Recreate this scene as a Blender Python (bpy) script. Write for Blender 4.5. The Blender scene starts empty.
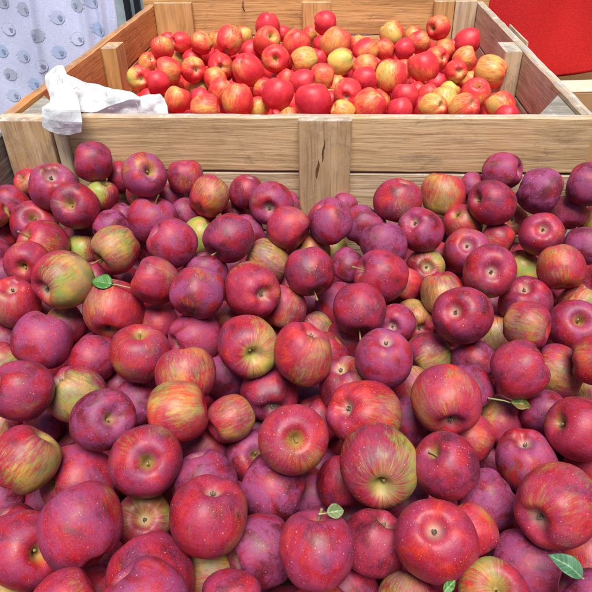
import bpy, bmesh, math, random
from mathutils import Vector, Matrix, noise
R = math.radians
scene = bpy.context.scene
col = scene.collection

# ------------------------------------------------------------------ node helpers
class G:
    def __init__(s, name):
        s.m = bpy.data.materials.new(name); s.m.use_nodes = True
        s.t = s.m.node_tree; s.t.nodes.clear()
        s.out = s.t.nodes.new('ShaderNodeOutputMaterial')
    def n(s, typ, ins=None, **kw):
        nd = s.t.nodes.new(typ)
        for k, v in kw.items(): setattr(nd, k, v)
        if ins:
            for k, v in ins.items(): s.put(nd.inputs[k], v)
        return nd
    def put(s, sock, v):
        if isinstance(v, bpy.types.NodeSocket): s.t.links.new(v, sock)
        else:
            if sock.type == 'RGBA' and len(v) == 3: v = (*v, 1)
            sock.default_value = v
    def math(s, op, a, b=0.0, c=0.0, clamp=False):
        nd = s.n('ShaderNodeMath', {0: a, 1: b, 2: c}, operation=op, use_clamp=clamp); return nd.outputs[0]
    def vec(s, op, a, b=(0, 0, 0), out=0):
        nd = s.n('ShaderNodeVectorMath', {0: a, 1: b}, operation=op); return nd.outputs[out]
    def ramp(s, v, lo, hi, a=0.0, b=1.0):
        nd = s.n('ShaderNodeMapRange', {0: v, 1: lo, 2: hi, 3: a, 4: b}, interpolation_type='SMOOTHSTEP'); return nd.outputs[0]
    def mix(s, f, a, b, mode='MIX'):
        nd = s.n('ShaderNodeMix', data_type='RGBA', blend_type=mode, clamp_factor=True)
        s.put(nd.inputs[0], f); s.put(nd.inputs[6], a); s.put(nd.inputs[7], b); return nd.outputs[2]
    def noise(s, v, sc, det=3, rough=.55, dist=0.0, out=0):
        nd = s.n('ShaderNodeTexNoise', {'Vector': v, 'Scale': sc, 'Detail': det, 'Roughness': rough, 'Distortion': dist}); return nd.outputs[out]
    def xyz(s, x, y, z): return s.n('ShaderNodeCombineXYZ', {0: x, 1: y, 2: z}).outputs[0]
    def sep(s, v):
        nd = s.n('ShaderNodeSeparateXYZ', {0: v}); return nd.outputs
    def bsdf(s, base, rough, bump=None, bd=.1, bs=.3, **kw):
        p = s.n('ShaderNodeBsdfPrincipled', {'Base Color': base, 'Roughness': rough})
        for k, v in kw.items(): s.put(p.inputs[k.replace('_', ' ')], v)
        if bump is not None:
            b = s.n('ShaderNodeBump', {'Height': bump, 'Distance': bd, 'Strength': bs}); s.put(p.inputs['Normal'], b.outputs[0])
        s.put(s.out.inputs[0], p.outputs[0]); return p

def skin(name, deep, mid, warm, yellow, green, bloomcol, dotcol, streak, wax, stack=False):
    """apple skin: object colour = (green, bloom, warmth, dots)"""
    g = G(name)
    tc = g.n('ShaderNodeTexCoord').outputs['Object']
    oi = g.n('ShaderNodeObjectInfo')
    rnd = oi.outputs['Random']
    if stack:
        cell = g.n('ShaderNodeTexVoronoi', {'Vector': tc, 'Scale': 9.0}); rnd = g.sep(cell.outputs['Color'])[0]
        tcs = g.vec('SCALE', tc); tcs.node.inputs['Scale'].default_value = 26
        tc = tcs
        gr, bl, hu, dt = .12, .5, .25, .3
        pole, cal = 0.0, 0.0
        x, y, z = g.sep(tc)
    else:
        cc = g.n('ShaderNodeSeparateColor', {0: oi.outputs['Color']}).outputs
        gr, bl, hu = cc[0], cc[1], cc[2]; dt = oi.outputs['Alpha']
        x, y, z = g.sep(tc)
    seed = g.math('MULTIPLY', rnd, 57.0)
    off = g.xyz(seed, g.math('MULTIPLY', rnd, 131.0), g.math('MULTIPLY', rnd, 23.0))
    p = g.vec('ADD', tc, off)
    rho = g.math('SQRT', g.math('ADD', g.math('MULTIPLY', x, x), g.math('MULTIPLY', y, y)))
    if not stack:
        pole = g.math('MULTIPLY', g.ramp(rho, .50, .12), g.ramp(z, 0.1, .3))
        cal = g.math('MULTIPLY', g.ramp(rho, .42, .10), g.ramp(z, -0.1, -.3))
    ir = g.math('DIVIDE', 1.0, g.math('MAXIMUM', rho, .06))
    ux, uy = g.math('MULTIPLY', x, ir), g.math('MULTIPLY', y, ir)
    sv = g.vec('ADD', g.xyz(g.math('MULTIPLY', ux, 3.2), g.math('MULTIPLY', uy, 3.2), g.math('MULTIPLY', z, .9)), off)
    st = g.noise(sv, 3.0, 4, .65, .3)
    st2 = g.noise(sv, 9.0, 3, .6)
    low = g.noise(p, .85, 2, .5, .3)
    lo2 = g.noise(p, 1.35, 3, .5, .5)
    # ground colour: yellow to green
    ground = g.mix(g.ramp(g.noise(p, 1.7, 2), .38, .62), yellow, green)
    # how much red cover
    side = g.ramp(x, -.55, 1.0)
    need = g.math('MULTIPLY', gr, g.math('ADD', .35, g.math('MULTIPLY', side, 1.05)))
    need = g.math('ADD', need, g.math('MULTIPLY', pole, g.math('ADD', .12, g.math('MULTIPLY', gr, .55))))
    need = g.math('ADD', need, g.math('MULTIPLY', cal, g.math('ADD', .10, g.math('MULTIPLY', gr, .4))))
    sk = g.math('MULTIPLY', g.math('ADD', .45, g.math('MULTIPLY', gr, 1.2)), streak)
    nz = g.math('ADD', g.math('MULTIPLY', g.math('SUBTRACT', low, .5), 1.0), g.math('MULTIPLY', g.math('SUBTRACT', st, .5), sk))
    nz = g.math('ADD', nz, g.math('MULTIPLY', g.math('SUBTRACT', st2, .5), g.math('MULTIPLY', sk, .5)))
    cover = g.ramp(g.math('SUBTRACT', g.math('ADD', nz, .62), need), -.20, .42)
    # red shade
    wv = g.math('ADD', g.math('ADD', g.math('MULTIPLY', g.math('SUBTRACT', lo2, .5), 1.9), hu), g.math('MULTIPLY', g.math('SUBTRACT', st, .5), .9))
    red = g.mix(g.ramp(wv, -.05, .55), deep, mid)
    red = g.mix(g.ramp(wv, .5, 1.15), red, warm)
    base = g.mix(cover, ground, red)
    # waxy bloom with rubbed patches
    pat = g.ramp(g.noise(p, 1.3, 3, .55, .6), .34, .60)
    rub = g.ramp(g.noise(g.vec('MULTIPLY', p, (1, 1, 1.5)), 2.7, 3, .55, 1.3), .38, .47)
    bm = g.math('MULTIPLY', g.math('MULTIPLY', pat, g.math('ADD', .45, g.math('MULTIPLY', rub, .55))), g.math('MULTIPLY', bl, wax))
    base = g.mix(bm, base, bloomcol)
    # cavities
    base = g.mix(g.math('MULTIPLY', g.math('MULTIPLY', g.ramp(rho, .30, .08), pole), .62), base, (.36, .27, .07))
    calx = g.math('MULTIPLY', g.ramp(rho, .34, .10), cal)
    base = g.mix(g.math('MULTIPLY', calx, .55), base, (.52, .36, .27))
    # lenticels
    vo = g.n('ShaderNodeTexVoronoi', {'Vector': p, 'Scale': 9.5, 'Randomness': 1.0})
    rs = g.sep(vo.outputs['Color'])[0]
    dots = g.math('LESS_THAN', g.math('DIVIDE', vo.outputs['Distance'], g.math('ADD', .05, g.math('MULTIPLY', g.math('POWER', rs, 2.5), .14))), 1.0)
    dm = g.math('MULTIPLY', g.math('MULTIPLY', dots, g.math('MULTIPLY', dt, 1.15)), g.ramp(g.noise(p, 1.5, 2), .36, .58, .3, 1.0))
    base = g.mix(dm, base, dotcol)
    vo2 = g.n('ShaderNodeTexVoronoi', {'Vector': p, 'Scale': 21.0, 'Randomness': 1.0})
    rs2 = g.sep(vo2.outputs['Color'])[1]
    d2 = g.ramp(g.math('DIVIDE', vo2.outputs['Distance'], g.math('ADD', .05, g.math('MULTIPLY', rs2, .16))), 1.0, .6)
    base = g.mix(g.math('MULTIPLY', g.math('MULTIPLY', d2, g.math('MULTIPLY', dt, 1.1)), g.math('ADD', g.ramp(g.noise(p, 1.2, 2), .42, .62, .15, .8), g.ramp(z, .1, -.6, 0.0, .4))), base, dotcol)
    # fine mottling and russet
    base = g.mix(g.math('MULTIPLY', g.ramp(g.noise(p, 26, 2), .35, .75), .10), base, g.mix(.5, base, (.9, .45, .3)))
    rus = g.math('MULTIPLY', g.ramp(g.noise(p, 1.9, 4, .7, .5), .68, .76), g.ramp(g.noise(p, 13, 3, .7), .48, .60))
    base = g.mix(g.math('MULTIPLY', rus, g.math('MULTIPLY', dt, .6)), base, (.48, .31, .11))
    rough = g.math('ADD', .41, g.math('ADD', g.math('MULTIPLY', bm, .28), g.math('MULTIPLY', lo2, .12)))
    bmp = g.math('ADD', g.math('MULTIPLY', g.noise(p, 3.0, 2), .6), g.math('MULTIPLY', dots, .012))
    b = g.bsdf(base, rough, bmp, .004, .30)
    b.inputs['Specular IOR Level'].default_value = .50
    b.inputs['Coat Weight'].default_value = .05; b.inputs['Coat Roughness'].default_value = .3
    return g.m

def wood(name, a, b, dark, grey, greyamt, top=True, sc=1.0):
    g = G(name)
    tc = g.n('ShaderNodeTexCoord').outputs['Object']
    oi = g.n('ShaderNodeObjectInfo').outputs['Random']
    off = g.xyz(g.math('MULTIPLY', oi, 17.0), g.math('MULTIPLY', oi, 31.0), g.math('MULTIPLY', oi, 5.0))
    p = g.vec('ADD', tc, off)
    warp = g.noise(p, 5.0, 2, .5, out=1)
    pw = g.vec('ADD', p, g.vec('MULTIPLY', g.vec('SUBTRACT', warp, (.5, .5, .5)), (.06, .014, .014)))
    q = g.vec('MULTIPLY', pw, (1.7, 52, 52))
    gr = g.noise(q, 1.0, 5, .62, .35)
    q2 = g.vec('MULTIPLY', pw, (9.0, 190, 190))
    fine = g.noise(q2, 1.0, 3, .6)
    big = g.noise(p, 3.0, 4, .6)
    # cathedral rings
    wv = g.n('ShaderNodeTexWave', {'Vector': g.vec('MULTIPLY', pw, (1.0, 9, 9)), 'Scale': 1.1, 'Distortion': 6.5, 'Detail': 3, 'Detail Scale': .8, 'Detail Roughness': .6}, wave_type='BANDS', bands_direction='Z').outputs['Fac']
    c = g.mix(g.ramp(gr, .38, .62), a, b)
    c = g.mix(g.math('MULTIPLY', g.math('MULTIPLY', g.ramp(wv, .55, .98), g.ramp(big, .35, .6)), .30), c, dark)
    c = g.mix(g.ramp(g.noise(g.vec('MULTIPLY', p, (1.3, 7, 7)), 1.0, 3, .5), .35, .7, 0, .45), c, tuple(min(1, v * 1.35) for v in a))
    c = g.mix(g.math('MULTIPLY', g.ramp(fine, .50, .70), .50), c, dark)
    blot = g.noise(g.vec('MULTIPLY', p, (4.0, 9, 9)), 1.0, 5, .7, 1.2)
    c = g.mix(g.math('MULTIPLY', g.ramp(blot, .52, .66), .38), c, dark)
    c = g.mix(g.math('MULTIPLY', g.ramp(big, .50, .74), .42), c, g.mix(.5, b, dark))
    # saw marks, slanting across the grain
    x, y, z = g.sep(p)
    sm = g.noise(g.xyz(g.math('MULTIPLY', g.math('ADD', x, g.math('MULTIPLY', z, .55)), 420), g.math('MULTIPLY', z, 14), 0.0), 1.0, 2, .5)
    smm = g.math('MULTIPLY', g.ramp(sm, .45, .7), g.ramp(g.noise(p, 5.0, 2), .42, .62))
    c = g.mix(g.math('MULTIPLY', smm, .12), c, (.85, .72, .52))
    # knots
    vo = g.n('ShaderNodeTexVoronoi', {'Vector': g.vec('MULTIPLY', p, (3.1, 6.5, 6.5)), 'Scale': 1.0, 'Randomness': 1.0})
    kr = g.sep(vo.outputs['Color'])[1]
    kn = g.math('MULTIPLY', g.ramp(vo.outputs['Distance'], .13, .04), g.math('GREATER_THAN', kr, .62))
    c = g.mix(g.math('MULTIPLY', kn, .8), c, (.10, .042, .018))
    halo = g.math('MULTIPLY', g.ramp(vo.outputs['Distance'], .30, .10), g.math('GREATER_THAN', kr, .62))
    c = g.mix(g.math('MULTIPLY', halo, .35), c, (.26, .12, .05))
    # dirt stains
    dn = g.ramp(g.noise(g.vec('MULTIPLY', p, (9, 16, 16)), 1.0, 5, .75, .8), .56, .70)
    c = g.mix(g.math('MULTIPLY', dn, .45), c, (.13, .10, .075))
    # weather greying
    geo = g.n('ShaderNodeNewGeometry').outputs['Normal']
    nz = g.sep(geo)[2]
    w = g.math('ADD', greyamt, g.math('MULTIPLY', g.ramp(nz, .6, .9), .62 if top else 0.0))
    w = g.math('MULTIPLY', w, g.ramp(g.noise(q, .8, 4, .7), .25, .6, .6, 1.0), clamp=True)
    gc = g.mix(g.ramp(gr, .35, .66), grey, tuple(v * .50 for v in grey))
    gc = g.mix(g.math('MULTIPLY', g.ramp(g.noise(p, 16, 4, .7), .48, .62), .75), gc, g.mix(.5, b, dark))
    gc = g.mix(g.math('MULTIPLY', g.ramp(g.noise(p, 31, 3, .7), .55, .66), .6), gc, tuple(min(1, v * 1.6) for v in grey))
    c = g.mix(w, c, gc)
    h = g.math('ADD', g.math('MULTIPLY', gr, .6), g.math('MULTIPLY', fine, .5))
    g.bsdf(c, .78, h, .0035, .65).inputs['Specular IOR Level'].default_value = .25
    return g.m

def plain(name, c, rough=.6, c2=None, sc=30, bump=.0, **kw):
    g = G(name)
    tc = g.n('ShaderNodeTexCoord').outputs['Object']
    nn = g.noise(tc, sc, 4, .6)
    base = g.mix(g.ramp(nn, .3, .7), c, c2 if c2 else tuple(v * .8 for v in c))
    g.bsdf(base, rough, nn, .002, bump, **kw)
    return g.m

M = {}
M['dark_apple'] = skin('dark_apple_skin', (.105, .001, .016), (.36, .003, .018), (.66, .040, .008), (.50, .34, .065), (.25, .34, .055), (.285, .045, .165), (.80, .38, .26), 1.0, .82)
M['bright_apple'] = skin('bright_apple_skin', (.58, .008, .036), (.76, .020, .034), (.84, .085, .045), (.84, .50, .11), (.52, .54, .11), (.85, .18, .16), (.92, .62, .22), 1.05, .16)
M['deep_dark'] = skin('buried_dark_apple_skin', (.105, .001, .016), (.36, .003, .018), (.66, .040, .008), (.50, .34, .065), (.25, .34, .055), (.285, .045, .165), (.80, .38, .26), .3, .82, stack=True)
M['deep_bright'] = skin('buried_bright_apple_skin', (.58, .008, .036), (.76, .020, .034), (.84, .085, .045), (.84, .50, .11), (.52, .54, .11), (.85, .18, .16), (.92, .62, .22), .3, .1, stack=True)
M['tan'] = wood('tan_pine_board', (.62, .42, .22), (.50, .315, .15), (.23, .125, .055), (.60, .59, .58), .05)
M['pale'] = wood('pale_pine_board', (.66, .49, .30), (.54, .38, .21), (.28, .17, .085), (.60, .59, .58), .12)
M['post'] = wood('rough_pine_post', (.60, .40, .21), (.44, .27, .125), (.17, .08, .035), (.60, .59, .58), .08)
M['orange'] = wood('warm_bounce_board', (.78, .37, .12), (.66, .28, .08), (.36, .13, .04), (.24, .19, .17), .03)  # left inner wall: warm light bounced off the apples put into the colour
M['gold'] = wood('golden_pine_board', (.74, .43, .17), (.60, .33, .11), (.22, .10, .035), (.42, .40, .38), .03)
M['brown'] = wood('brown_weathered_board', (.80, .62, .40), (.68, .50, .30), (.30, .19, .10), (.42, .42, .43), .12)
M['grey'] = wood('grey_weathered_wood', (.24, .205, .165), (.16, .135, .11), (.09, .075, .06), (.15, .15, .145), .35)
M['corner'] = wood('weathered_corner_block', (.40, .33, .25), (.29, .235, .175), (.12, .09, .07), (.33, .31, .28), .25)
M['stem'] = plain('apple_stem', (.20, .13, .055), .7, (.30, .24, .09), 60)
M['calyx'] = plain('dried_calyx', (.10, .085, .05), .85, (.24, .20, .13), 60)
M['nail'] = plain('rusty_nail', (.10, .06, .045), .55, (.20, .10, .06), 200, Metallic=.6)
M['black'] = plain('black_metal', (.016, .017, .020), .45)
M['panel'] = plain('pale_grey_panel', (.50, .60, .62), .5)
M['card'] = plain('brown_cardboard', (.50, .27, .12), .85, (.44, .23, .10), 18, .1)
M['cardtop'] = plain('pale_cardboard', (.72, .60, .48), .85, (.62, .50, .38), 18)
M['dirt'] = plain('dirt_ground', (.18, .165, .15), .95, (.11, .10, .092), 6, .3)
M['print'] = plain('faded_red_print', (.80, .60, .66), .6)

def leafmat(name, c, c2):
    g = G(name)
    tc = g.n('ShaderNodeTexCoord').outputs['Object']
    nn = g.noise(tc, 60, 4, .6)
    x, y, z = g.sep(tc)
    vein = g.math('SINE', g.math('MULTIPLY', g.math('SUBTRACT', x, g.math('MULTIPLY', g.math('ABSOLUTE', y), .8)), 1500))
    mid = g.ramp(g.math('ABSOLUTE', y), .0007, .0002)
    base = g.mix(g.ramp(nn, .35, .65), c, c2)
    base = g.mix(g.math('MULTIPLY', g.ramp(vein, .8, 1.0), .12), base, (.4, .5, .25))
    base = g.mix(g.math('MULTIPLY', mid, .4), base, (.4, .5, .25))
    p = g.bsdf(base, .5, g.math('ADD', nn, g.math('MULTIPLY', vein, .3)), .0008, .4)
    return g.m
M['leafgreen'] = leafmat('fresh_leaf', (.035, .14, .018), (.06, .19, .03))
M['leafpale'] = leafmat('pale_leaf', (.12, .17, .06), (.21, .24, .10))
M['leafblue'] = leafmat('blue_green_leaf', (.045, .135, .065), (.075, .19, .10))
M['leafdry'] = leafmat('curled_leaf', (.06, .14, .02), (.20, .11, .03))

def cloth(name, c, c2, thread, warpf, blot=None):
    g = G(name)
    tc = g.n('ShaderNodeTexCoord').outputs['UV']
    x, y, z = g.sep(tc)
    n1 = g.noise(g.vec('MULTIPLY', tc, (warpf, warpf * 14, 1)), 1.0, 3, .6)
    n2 = g.noise(g.vec('MULTIPLY', tc, (warpf * 14, warpf, 1)), 1.0, 3, .6)
    w = g.math('ADD', g.math('MULTIPLY', n1, .5), g.math('MULTIPLY', n2, .5))
    base = g.mix(g.ramp(w, .40, .62), c, c2)
    p = g.bsdf(base, .9, w, .002, thread)
    p.inputs['Sheen Weight'].default_value = .1
    return g.m
M['muslin'] = cloth('white_blue_muslin', (.58, .61, .88), (.76, .78, .98), .4, 60)
M['sheepring'] = cloth('sheep_outline_print', (.36, .40, .55), (.50, .54, .70), .4, 60)
M['sheepgrey'] = cloth('grey_sheep_print', (.40, .45, .60), (.53, .57, .71), .4, 60)
M['sheepblue'] = cloth('blue_sheep_print', (.40, .51, .78), (.52, .62, .86), .4, 60)
M['sheeppale'] = cloth('pale_sheep_print', (.47, .53, .76), (.60, .65, .86), .4, 60)
M['sheephead'] = cloth('dark_sheep_head_print', (.24, .28, .42), (.36, .40, .55), .4, 60)
M['sheepleg'] = cloth('ochre_sheep_leg_print', (.50, .46, .45), (.60, .55, .50), .4, 60)
def redmat():
    g = G('red_knit_cover')
    tc = g.n('ShaderNodeTexCoord').outputs['UV']
    v = g.n('ShaderNodeTexVoronoi', {'Vector': tc, 'Scale': 150.0, 'Randomness': .6}).outputs['Distance']
    nn = g.noise(tc, 3, 3)
    base = g.mix(g.ramp(v, .25, .65), (.66, .004, .006), (.50, .002, .004))
    base = g.mix(g.math('MULTIPLY', nn, .3), base, (.85, .02, .01))
    g.bsdf(base, .75, v, .002, .2)
    return g.m
M['red'] = redmat()
def bagmat(nm, t0, t1):
    g = G(nm)
    tc = g.n('ShaderNodeTexCoord').outputs['Object']
    nn = g.n('ShaderNodeTexVoronoi', {'Vector': tc, 'Scale': 55.0}, feature='DISTANCE_TO_EDGE').outputs['Distance']
    p = g.n('ShaderNodeBsdfPrincipled', {'Base Color': (.90, .93, .95, 1), 'Roughness': .30})
    b = g.n('ShaderNodeBump', {'Height': nn, 'Distance': .004, 'Strength': .4})
    g.put(p.inputs['Normal'], b.outputs[0])
    tl = g.n('ShaderNodeBsdfTranslucent', {'Color': (.85, .92, .96, 1)})
    tr = g.n('ShaderNodeBsdfTransparent')
    m1 = g.n('ShaderNodeMixShader', {0: .35, 1: p.outputs[0], 2: tl.outputs[0]})
    m2 = g.n('ShaderNodeMixShader', {0: g.ramp(nn, .0, .5, t0, t1), 1: m1.outputs[0], 2: tr.outputs[0]})
    g.put(g.out.inputs[0], m2.outputs[0])
    return g.m
M['bag'] = bagmat('thin_white_plastic', .02, .10); M['bagthin'] = bagmat('sheer_white_plastic', .15, .20)

# ------------------------------------------------------------------ object helpers
def tag(o, label=None, cat=None, group=None, kind=None):
    if label: o['label'] = label
    if cat: o['category'] = cat
    if group: o['group'] = group
    if kind: o['kind'] = kind
    return o
def empty(name, loc=(0, 0, 0)):
    o = bpy.data.objects.new(name, None); o.location = loc; o.empty_display_size = .02; col.objects.link(o); return o
def link(name, me, parent=None, mat=None):
    o = bpy.data.objects.new(name, me); col.objects.link(o)
    if mat and not me.materials: me.materials.append(mat)
    if parent: o.parent = parent
    return o
def smooth(me):
    for p in me.polygons: p.use_smooth = True

# ------------------------------------------------------------------ apple meshes
def catmull(P, n):
    out = []
    for i in range(len(P) - 1):
        p0 = P[max(i - 1, 0)]; p1 = P[i]; p2 = P[i + 1]; p3 = P[min(i + 2, len(P) - 1)]
        for k in range(n):
            t = k / n
            out.append(tuple(.5 * (2 * b + (c - a) * t + (2 * a - 5 * b + 4 * c - d) * t * t + (-a + 3 * b - 3 * c + d) * t ** 3) for a, b, c, d in zip(p0, p1, p2, p3)))
    out.append(P[-1]); return out
FLAT = [(0, .46), (.055, .49), (.11, .60), (.18, .72), (.28, .81), (.42, .86), (.62, .81), (.82, .63), (.96, .32), (1, .03), (.965, -.27), (.87, -.52), (.73, -.71), (.56, -.82), (.40, -.835), (.27, -.76), (.17, -.67), (.08, -.62), (0, -.61)]
TALL = [(0, .56), (.06, .59), (.13, .70), (.22, .82), (.34, .91), (.48, .94), (.66, .87), (.84, .66), (.96, .36), (1, .05), (.95, -.28), (.83, -.56), (.68, -.76), (.52, -.88), (.38, -.91), (.26, -.84), (.16, -.74), (.08, -.68), (0, -.67)]
def apple_mesh(name, prof, seed, mat):
    rnd = random.Random(seed)
    pr = catmull(prof, 2); ns = 44
    rib = rnd.uniform(.012, .035); ph = rnd.uniform(0, 6.28); asy = rnd.uniform(-.05, .05); ph2 = rnd.uniform(0, 6.28)
    lean = (rnd.uniform(-.07, .07), rnd.uniform(-.07, .07)); tp = rnd.uniform(-.05, .07); hs = rnd.uniform(.95, 1.05); ell = rnd.uniform(-.035, .035)
    bm = bmesh.new(); rings = []
    for (r, z) in pr:
        z *= hs
        if r < 1e-6: rings.append([bm.verts.new((lean[0] * z * .3, lean[1] * z * .3, z))]); continue
        ring = []
        for k in range(ns):
            a = 2 * math.pi * k / ns
            w = max(0, -z) * 1.0 + .25
            m = 1 + rib * w * math.cos(5 * a + ph) + asy * .6 * math.cos(2 * a + ph2) + ell * math.cos(a + ph2)
            m *= 1 + tp * z
            zz = z + .035 * math.cos(a + ph2) * r + rib * .9 * (1 - abs(r - .45) * 2 if .0 < r < .95 else 0) * math.cos(5 * a + ph) * (1 if z < 0 else .35) * -1
            x, y = r * m * math.cos(a), r * m * math.sin(a)
            nn = noise.noise(Vector((x * 1.3 + seed, y * 1.3, zz * 1.3))) * .035
            f = 1 + nn
            ring.append(bm.verts.new((x * f + lean[0] * z, y * f + lean[1] * z, zz * f)))
        rings.append(ring)
    for a, b in zip(rings, rings[1:]):
        for k in range(ns):
            j = (k + 1) % ns
            if len(a) == 1: bm.faces.new((a[0], b[k], b[j]))
            elif len(b) == 1: bm.faces.new((a[k], b[0], a[j]))
            else: bm.faces.new((a[k], b[k], b[j], a[j]))
    bmesh.ops.recalc_face_normals(bm, faces=bm.faces)
    me = bpy.data.meshes.new(name); bm.to_mesh(me); bm.free(); smooth(me); me.materials.append(mat); return me
def tube(bm, pts, rad, n=7, cap=True):
    rings = []
    for i, p in enumerate(pts):
        p = Vector(p); d = (Vector(pts[min(i + 1, len(pts) - 1)]) - Vector(pts[max(i - 1, 0)])).normalized()
        s = d.orthogonal().normalized(); t = d.cross(s)
        r = rad[i] if isinstance(rad, (list, tuple)) else rad
        rings.append([bm.verts.new(p + (s * math.cos(6.2832 * k / n) + t * math.sin(6.2832 * k / n)) * r) for k in range(n)])
    # unify twist by keeping a shared reference
    for a, b in zip(rings, rings[1:]):
        best = min(range(n), key=lambda o: sum((a[k].co - b[(k + o) % n].co).length for k in range(n)))
        b[:] = b[best:] + b[:best]
        for k in range(n): bm.faces.new((a[k], a[(k + 1) % n], b[(k + 1) % n], b[k]))
    if cap: bm.faces.new(rings[0][::-1]); bm.faces.new(rings[-1])
def stem_mesh(seed, length):
    rnd = random.Random(seed); bm = bmesh.new()
    dx, dy = rnd.uniform(-.12, .12), rnd.uniform(-.12, .12)
    pts = [(dx * t * t, dy * t * t, .48 + length * t) for t in (0, .25, .5, .75, .93, 1.0)]
    tube(bm, pts, [.045, .033, .028, .032, .045, .040], 8)
    me = bpy.data.meshes.new('stem'); bm.to_mesh(me); bm.free(); smooth(me); me.materials.append(M['stem']); return me
def calyx_mesh(seed):
    rnd = random.Random(seed); bm = bmesh.new()
    for k in range(5):
        a = 2 * math.pi * k / 5 + rnd.uniform(-.2, .2); ca, sa = math.cos(a), math.sin(a); l = rnd.uniform(.09, .13); w = .035
        def P(r, s, z): return bm.verts.new((ca * r - sa * s, sa * r + ca * s, z))
        v = [P(.02, -w, -.62), P(.02, w, -.62), P(l * .6, w * .8, -.70), P(l * .6, -w * .8, -.70), P(l * .35, 0, -.78)]
        bm.faces.new((v[0], v[1], v[2], v[3])); bm.faces.new((v[3], v[2], v[4]))
    r = bmesh.ops.create_icosphere(bm, subdivisions=1, radius=.04, matrix=Matrix.Translation((0, 0, -.645)))
    me = bpy.data.meshes.new('calyx'); bm.to_mesh(me); bm.free(); me.materials.append(M['calyx']); return me
NV = 9
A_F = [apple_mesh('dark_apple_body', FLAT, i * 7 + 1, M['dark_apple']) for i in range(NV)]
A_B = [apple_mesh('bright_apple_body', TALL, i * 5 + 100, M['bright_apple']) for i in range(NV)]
STEM = [stem_mesh(i, l) for i, l in enumerate((.22, .28, .36, .30, .62, .75))]
CAL = [calyx_mesh(i) for i in range(4)]
CLS = {  # green, bloom, warmth, dots
 'c': (.14, .48, .30, .45), 'r': (.20, .48, .48, .60), 'p': (.16, .85, .38, .45), 'u': (.10, .92, .12, .45),
 'o': (.32, .38, .60, .45), 'g': (.54, .35, .40, .40), 'm': (.42, .50, .35, .60),
 'R': (.27, .3, .55, .25), 'C': (.14, .5, .25, .15), 'O': (.32, .3, .75, .30), 'Y': (.38, .2, .70, .25), 'G': (.54, .1, .7, .25)}
CAM = Vector((0.09198, -1.14131, 0.38983))
def put_apple(d, i, front, group):
    x, y, z, r, ax, ay, az, kind, cl, label = d
    rnd = random.Random(i * 13 + (0 if front else 5000))
    a = Vector((ax, ay, az)).normalized()
    view = (CAM - Vector((x, y, z))).normalized()
    jit = Vector((rnd.gauss(0, 1), rnd.gauss(0, 1), rnd.gauss(0, 1))) * .3
    lat = view.cross(Vector((0, 0, 1))).normalized() * rnd.choice((-1, 1))
    w = view * .65 + lat * .8 + Vector((0, 0, rnd.uniform(-.5, .5))) if cl in 'ogmYGOR' else (-view if cl in 'cuC' else Vector((0, 0, 0)))
    lx = w + jit; lx = (lx - a * lx.dot(a)).normalized(); ly = a.cross(lx)
    me = (A_F if front else A_B)[rnd.randrange(NV)]
    o = link('apple', me)
    s = r * (1.015 if front else 1.0)
    m = Matrix((lx, ly, a)).transposed().to_4x4()
    o.rotation_mode = 'QUATERNION'; o.rotation_quaternion = m.to_quaternion()
    o.location = (x, y, z); o.scale = (s, s, s)
    c = [v * rnd.uniform(.8, 1.2) + rnd.uniform(-.04, .04) for v in CLS[cl]]
    o.color = [max(0, min(1.1, v)) for v in c]
    tag(o, label, 'apple', group)
    if kind == 's':
        out = abs(a.dot(view)) < .52
        link('stem', STEM[rnd.choice((4, 5)) if out else rnd.randrange(4)], o)
    if kind == 'c': link('calyx', CAL[rnd.randrange(4)], o)
    return o

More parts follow.
